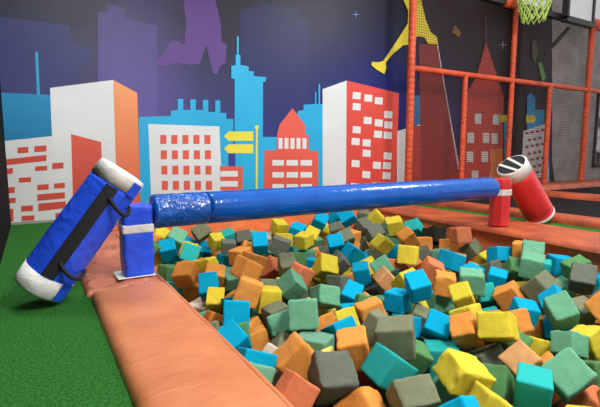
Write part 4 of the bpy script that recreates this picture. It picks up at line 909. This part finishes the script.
('F', 2.143, 2.139, -0.408, -0.287, 0.790, 0.540, -0.034, 0.201, 0.192, 0.209, 'dark green foam cube at the near end, behind an olive one'),
('Q', 1.673, 1.838, -0.242, -0.267, -0.362, -0.627, 0.637, 0.188, 0.196, 0.197, 'turquoise foam cube at the near end, left of an olive one'),
('O', 1.616, 1.592, -0.270, -0.348, 0.919, -0.143, 0.117, 0.213, 0.155, 0.216, 'olive foam cube at the near end, in front of a dark green one'),
('Y', 1.952, 1.552, -0.215, -0.230, 0.786, 0.574, -0.021, 0.222, 0.231, 0.165, 'yellow foam cube at the near end, right of a turquoise one'),
('Q', 2.404, 2.097, -0.468, -0.333, -0.623, -0.290, 0.645, 0.206, 0.210, 0.214, 'turquoise foam cube at the near end, left of a yellow one'),
('B', 1.533, 1.222, -0.203, -0.431, -0.541, 0.096, 0.716, 0.201, 0.201, 0.194, 'blue foam cube at the near end, right of a green one'),
('F', 2.210, 1.548, -0.360, 0.754, 0.527, 0.353, -0.170, 0.206, 0.202, 0.206, 'dark green foam cube at the near end, in front of a tan one'),
('E', 2.459, 1.528, -0.282, 0.193, 0.747, 0.538, 0.339, 0.189, 0.180, 0.191, 'tan foam cube at the near end, behind a turquoise one'),
('Q', 2.223, 1.319, -0.271, 0.669, -0.565, 0.333, -0.350, 0.169, 0.187, 0.187, 'turquoise foam cube at the near end, in front of a tan one'),
('G', 2.478, 1.279, -0.240, 0.092, 0.706, 0.538, 0.451, 0.195, 0.206, 0.198, 'green foam cube at the near end, behind a salmon one'),
('P', 2.652, 1.238, -0.465, 0.974, 0.171, 0.129, -0.076, 0.196, 0.191, 0.198, 'salmon foam cube at the near end, in front of a green one'),
('Y', 3.249, 1.563, -0.325, 0.584, -0.804, -0.050, -0.103, 0.182, 0.173, 0.186, 'yellow foam cube at the near end, second from the right of its colour there'),
('F', 2.985, 1.329, -0.413, 0.092, 0.851, 0.482, -0.187, 0.205, 0.209, 0.196, 'dark green foam cube at the near end, behind a salmon one'),
('Y', 1.875, 1.329, -0.305, 0.826, 0.221, 0.212, 0.473, 0.184, 0.194, 0.200, 'yellow foam cube, left of a dark green one and right of a blue one'),
('A', 2.668, 1.477, -0.400, 0.663, 0.575, -0.476, 0.058, 0.211, 0.192, 0.184, 'orange foam cube at the near end, left of a salmon one'),
('A', 3.545, 4.099, -0.481, -0.011, 0.707, -0.086, -0.702, 0.203, 0.209, 0.197, 'orange foam cube in mid pit, left of a tan one'),
('Q', 1.420, 5.814, -0.432, 0.350, 0.124, 0.881, 0.293, 0.204, 0.196, 0.201, 'turquoise foam cube at the far end, right of a dark green one'),
('G', 0.961, 2.337, -0.463, 0.402, 0.384, 0.612, -0.563, 0.195, 0.204, 0.196, 'green foam cube at the near end, left of a green one'),
('A', 2.961, 3.771, -0.427, 0.773, -0.077, -0.294, 0.556, 0.202, 0.190, 0.198, 'orange foam cube in mid pit, right of a dark grey one'),
('G', 4.396, 4.839, -0.314, 0.106, 0.609, -0.061, 0.783, 0.204, 0.196, 0.200, 'second nearest green foam cube to the far right pit corner'),
('A', 3.864, 5.087, -0.241, 0.531, 0.576, -0.411, -0.465, 0.204, 0.201, 0.211, 'orange foam cube, right of an olive one and behind an orange one'),
('P', 0.949, 5.007, -0.335, -0.026, -0.016, -0.398, 0.917, 0.199, 0.199, 0.199, 'salmon foam cube at the far end, left of an orange one'),
('G', 0.937, 4.229, -0.473, 0.575, 0.371, -0.591, 0.427, 0.189, 0.191, 0.203, 'green foam cube by the left pad, left of a turquoise one'),
('Q', 0.951, 2.685, -0.445, 0.823, 0.148, 0.001, 0.548, 0.198, 0.209, 0.200, 'turquoise foam cube by the left pad, left of a green one'),
('O', 0.986, 5.492, -0.390, -0.330, -0.055, 0.644, 0.688, 0.210, 0.194, 0.203, 'olive foam cube at the far end, left of a salmon one'),
('Y', 0.927, 3.333, -0.463, -0.009, 0.980, 0.200, 0.018, 0.206, 0.200, 0.197, 'yellow foam cube by the left pad, left of an olive one'),
('P', 0.984, 5.818, -0.309, -0.039, -0.202, 0.977, -0.050, 0.206, 0.201, 0.206, 'salmon foam cube at the far end, left of a dark green one'),
('D', 0.979, 3.894, -0.438, 0.024, 0.294, 0.911, -0.288, 0.199, 0.205, 0.199, 'dark grey foam cube by the left pad, behind a yellow one'),
('G', 2.007, 1.732, -0.450, 0.845, -0.273, -0.295, -0.353, 0.197, 0.200, 0.207, 'green foam cube at the near end, left of a blue one'),
('A', 3.711, 1.689, -0.197, 0.808, 0.274, -0.504, -0.135, 0.199, 0.199, 0.196, 'orange foam cube at the near end, last on the right of its colour there'),
('O', 0.936, 4.680, -0.455, 0.730, -0.040, 0.053, -0.680, 0.206, 0.189, 0.205, 'olive foam cube by the left pad, behind a green one'),
('G', 3.947, 2.431, -0.074, 0.677, -0.545, 0.363, -0.337, 0.197, 0.202, 0.203, 'green foam cube in mid pit, right of a dark green one'),
('G', 1.666, 3.421, -0.480, 0.513, -0.543, -0.461, -0.479, 0.192, 0.198, 0.197, 'green foam cube in mid pit, left of a yellow one and behind an orange one'),
('D', 1.129, 2.040, -0.432, 0.354, -0.438, -0.181, 0.806, 0.207, 0.197, 0.206, 'dark grey foam cube, left of a salmon one and right of a green one'),
('A', 1.209, 5.181, -0.465, 0.714, 0.328, 0.618, -0.000, 0.201, 0.215, 0.200, 'orange foam cube at the far end, behind an olive one'),
('Y', 4.440, 1.965, -0.492, 0.541, -0.410, 0.564, 0.470, 0.215, 0.197, 0.195, 'yellow foam cube at the near end, right of an olive one'),
('P', 3.153, 2.225, -0.437, 0.897, -0.164, -0.380, 0.158, 0.205, 0.205, 0.199, 'salmon foam cube at the near end, behind a yellow one'),
('Q', 3.157, 5.427, -0.430, 0.374, -0.594, 0.624, 0.343, 0.199, 0.196, 0.199, 'turquoise foam cube at the far end, behind an olive one'),
('O', 4.633, 4.379, -0.362, 0.150, -0.332, 0.784, 0.502, 0.196, 0.208, 0.210, 'olive foam cube by the right wall, behind a mint one'),
('B', 3.580, 4.398, -0.447, -0.115, 0.313, 0.477, 0.813, 0.201, 0.205, 0.201, 'blue foam cube in mid pit, left of an olive one and behind a yellow one'),
('Y', 3.968, 2.505, -0.382, -0.221, 0.571, 0.642, -0.461, 0.193, 0.196, 0.196, 'yellow foam cube in mid pit, in front of a dark green one'),
('B', 4.034, 4.376, -0.376, 0.824, 0.274, -0.269, -0.417, 0.196, 0.199, 0.196, 'blue foam cube in mid pit, behind a salmon one'),
('G', 1.803, 1.893, -0.469, 0.611, 0.401, 0.623, -0.278, 0.201, 0.195, 0.193, 'green foam cube at the near end, right of a salmon one'),
('F', 3.375, 4.602, -0.461, 0.941, 0.013, -0.274, 0.200, 0.207, 0.206, 0.207, 'dark green foam cube at the far end, behind an orange one'),
('D', 2.094, 3.608, -0.420, 0.112, -0.216, 0.660, 0.711, 0.196, 0.202, 0.201, 'dark grey foam cube in mid pit, left of a green one'),
]
proto = bpy.data.objects.new('foam_cube', WORN[0]); first = True
rnd = random.Random(21)
for (c, x, y, z, qw, qx, qy, qz, sx, sy, sz, lab) in CUBES:
    o = proto if first else proto.copy()
    first = False
    pool = CRISP if c in 'BQL' else (MID if c in 'PEMK' or rnd.random() < .35 else WORN)
    o.data = pool[rnd.randrange(len(pool))]
    COL.objects.link(o)
    o.location = (x, y, z); o.rotation_mode = 'QUATERNION'; o.rotation_quaternion = (qw, qx, qy, qz); o.scale = (sx * 1.03, sy * 1.03, sz * 1.03)
    o.material_slots[0].link = 'OBJECT'; o.material_slots[0].material = FM[c]
    tag(o, lab, 'foam cube', 'loose foam cubes filling the pit')

# buried cubes under the top layer, past counting: one mass of foam
bm = bmesh.new(); rb_ = random.Random(77)
taken = [Vector(c[1:4]) for c in CUBES]
keys = 'BQGFODAPYAYG'
def in_photo(p):
    d = p - CAM; k = d.dot(FWD)
    return k > 0 and abs(d.dot(RGT) / k * F) < 320 and abs(d.dot(UPV) / k * F) < 225
for zl in (-0.49, -0.27):
    for i in range(18):
        for j in range(29):
            p = Vector((0.95 + i * .225 + rb_.uniform(-.03, .03), 0.2 + j * .205 + rb_.uniform(-.03, .03), zl))
            if p.x > pit_right(p.y) - .15 or p.y > 5.83: continue
            if any((p - q).length < .245 for q in taken): continue
            if zl > -.4 and in_photo(p): continue
            n0 = len(bm.faces)
            m3 = Euler((rb_.uniform(-.5, .5), rb_.uniform(-.5, .5), rb_.uniform(0, 3)), 'XYZ').to_matrix().to_4x4()
            r_ = bmesh.ops.create_cube(bm, size=.155, matrix=Matrix.Translation(p) @ m3)
            es = list({e for v in r_['verts'] for e in v.link_edges})
            bmesh.ops.bevel(bm, geom=es, offset=.012, segments=2, affect='EDGES')
            k = rb_.randrange(len(keys)); bm.faces.ensure_lookup_table()
            for f in bm.faces[n0:]: f.material_index = k
o = obj('buried_foam', bm, [FM[k] for k in keys])
tag(o, 'foam pieces buried in the dark under the top layer of the pit', 'foam', kind='stuff')

# ------------------------------------------------------------------ light, world, camera
def area(name, loc, target, size, power, color=(1, 1, 1), sy=None):
    l = bpy.data.lights.new(name, 'AREA'); l.energy = power; l.size = size; l.color = color
    if sy: l.shape = 'RECTANGLE'; l.size_y = sy
    o = bpy.data.objects.new(name, l); COL.objects.link(o); o.location = loc
    o.rotation_mode = 'QUATERNION'; o.rotation_quaternion = (Vector(target) - Vector(loc)).to_track_quat('-Z', 'Y')
    return o
area('ceiling_lamp_near', (2.2, -0.3, 4.2), (2.3, 2.6, 0), 1.1, 275, (1.0, 0.97, 0.93))
area('fill_lamp_mid', (0.6, 4.2, 4.6), (1.2, 4.6, 0), 1.6, 110, (1.0, 0.98, 0.96))  # unseen fill light added over the back left of the pit
area('fill_lamp_far', (7.0, 2.5, 4.8), (6.5, 5.0, 0), 1.4, 230, (1.0, 0.95, 0.9))  # unseen fill light added to lift the right mural, boards and grey wall
w = bpy.data.worlds.new('hall'); scene.world = w; w.use_nodes = True
w.node_tree.nodes['Background'].inputs[0].default_value = (0.93, 0.95, 1.0, 1); w.node_tree.nodes['Background'].inputs[1].default_value = 1.0

cam = bpy.data.cameras.new('camera'); cam.sensor_width = 36.0; cam.lens = F / 600.0 * 36.0; cam.clip_start = 0.05
co = bpy.data.objects.new('camera', cam); COL.objects.link(co); co.location = CAM
co.rotation_euler = Euler((math.pi / 2 - PITCH, 0, -YAW), 'XYZ')
scene.camera = co
scene.view_settings.view_transform = 'Standard'
scene.view_settings.look = 'None'
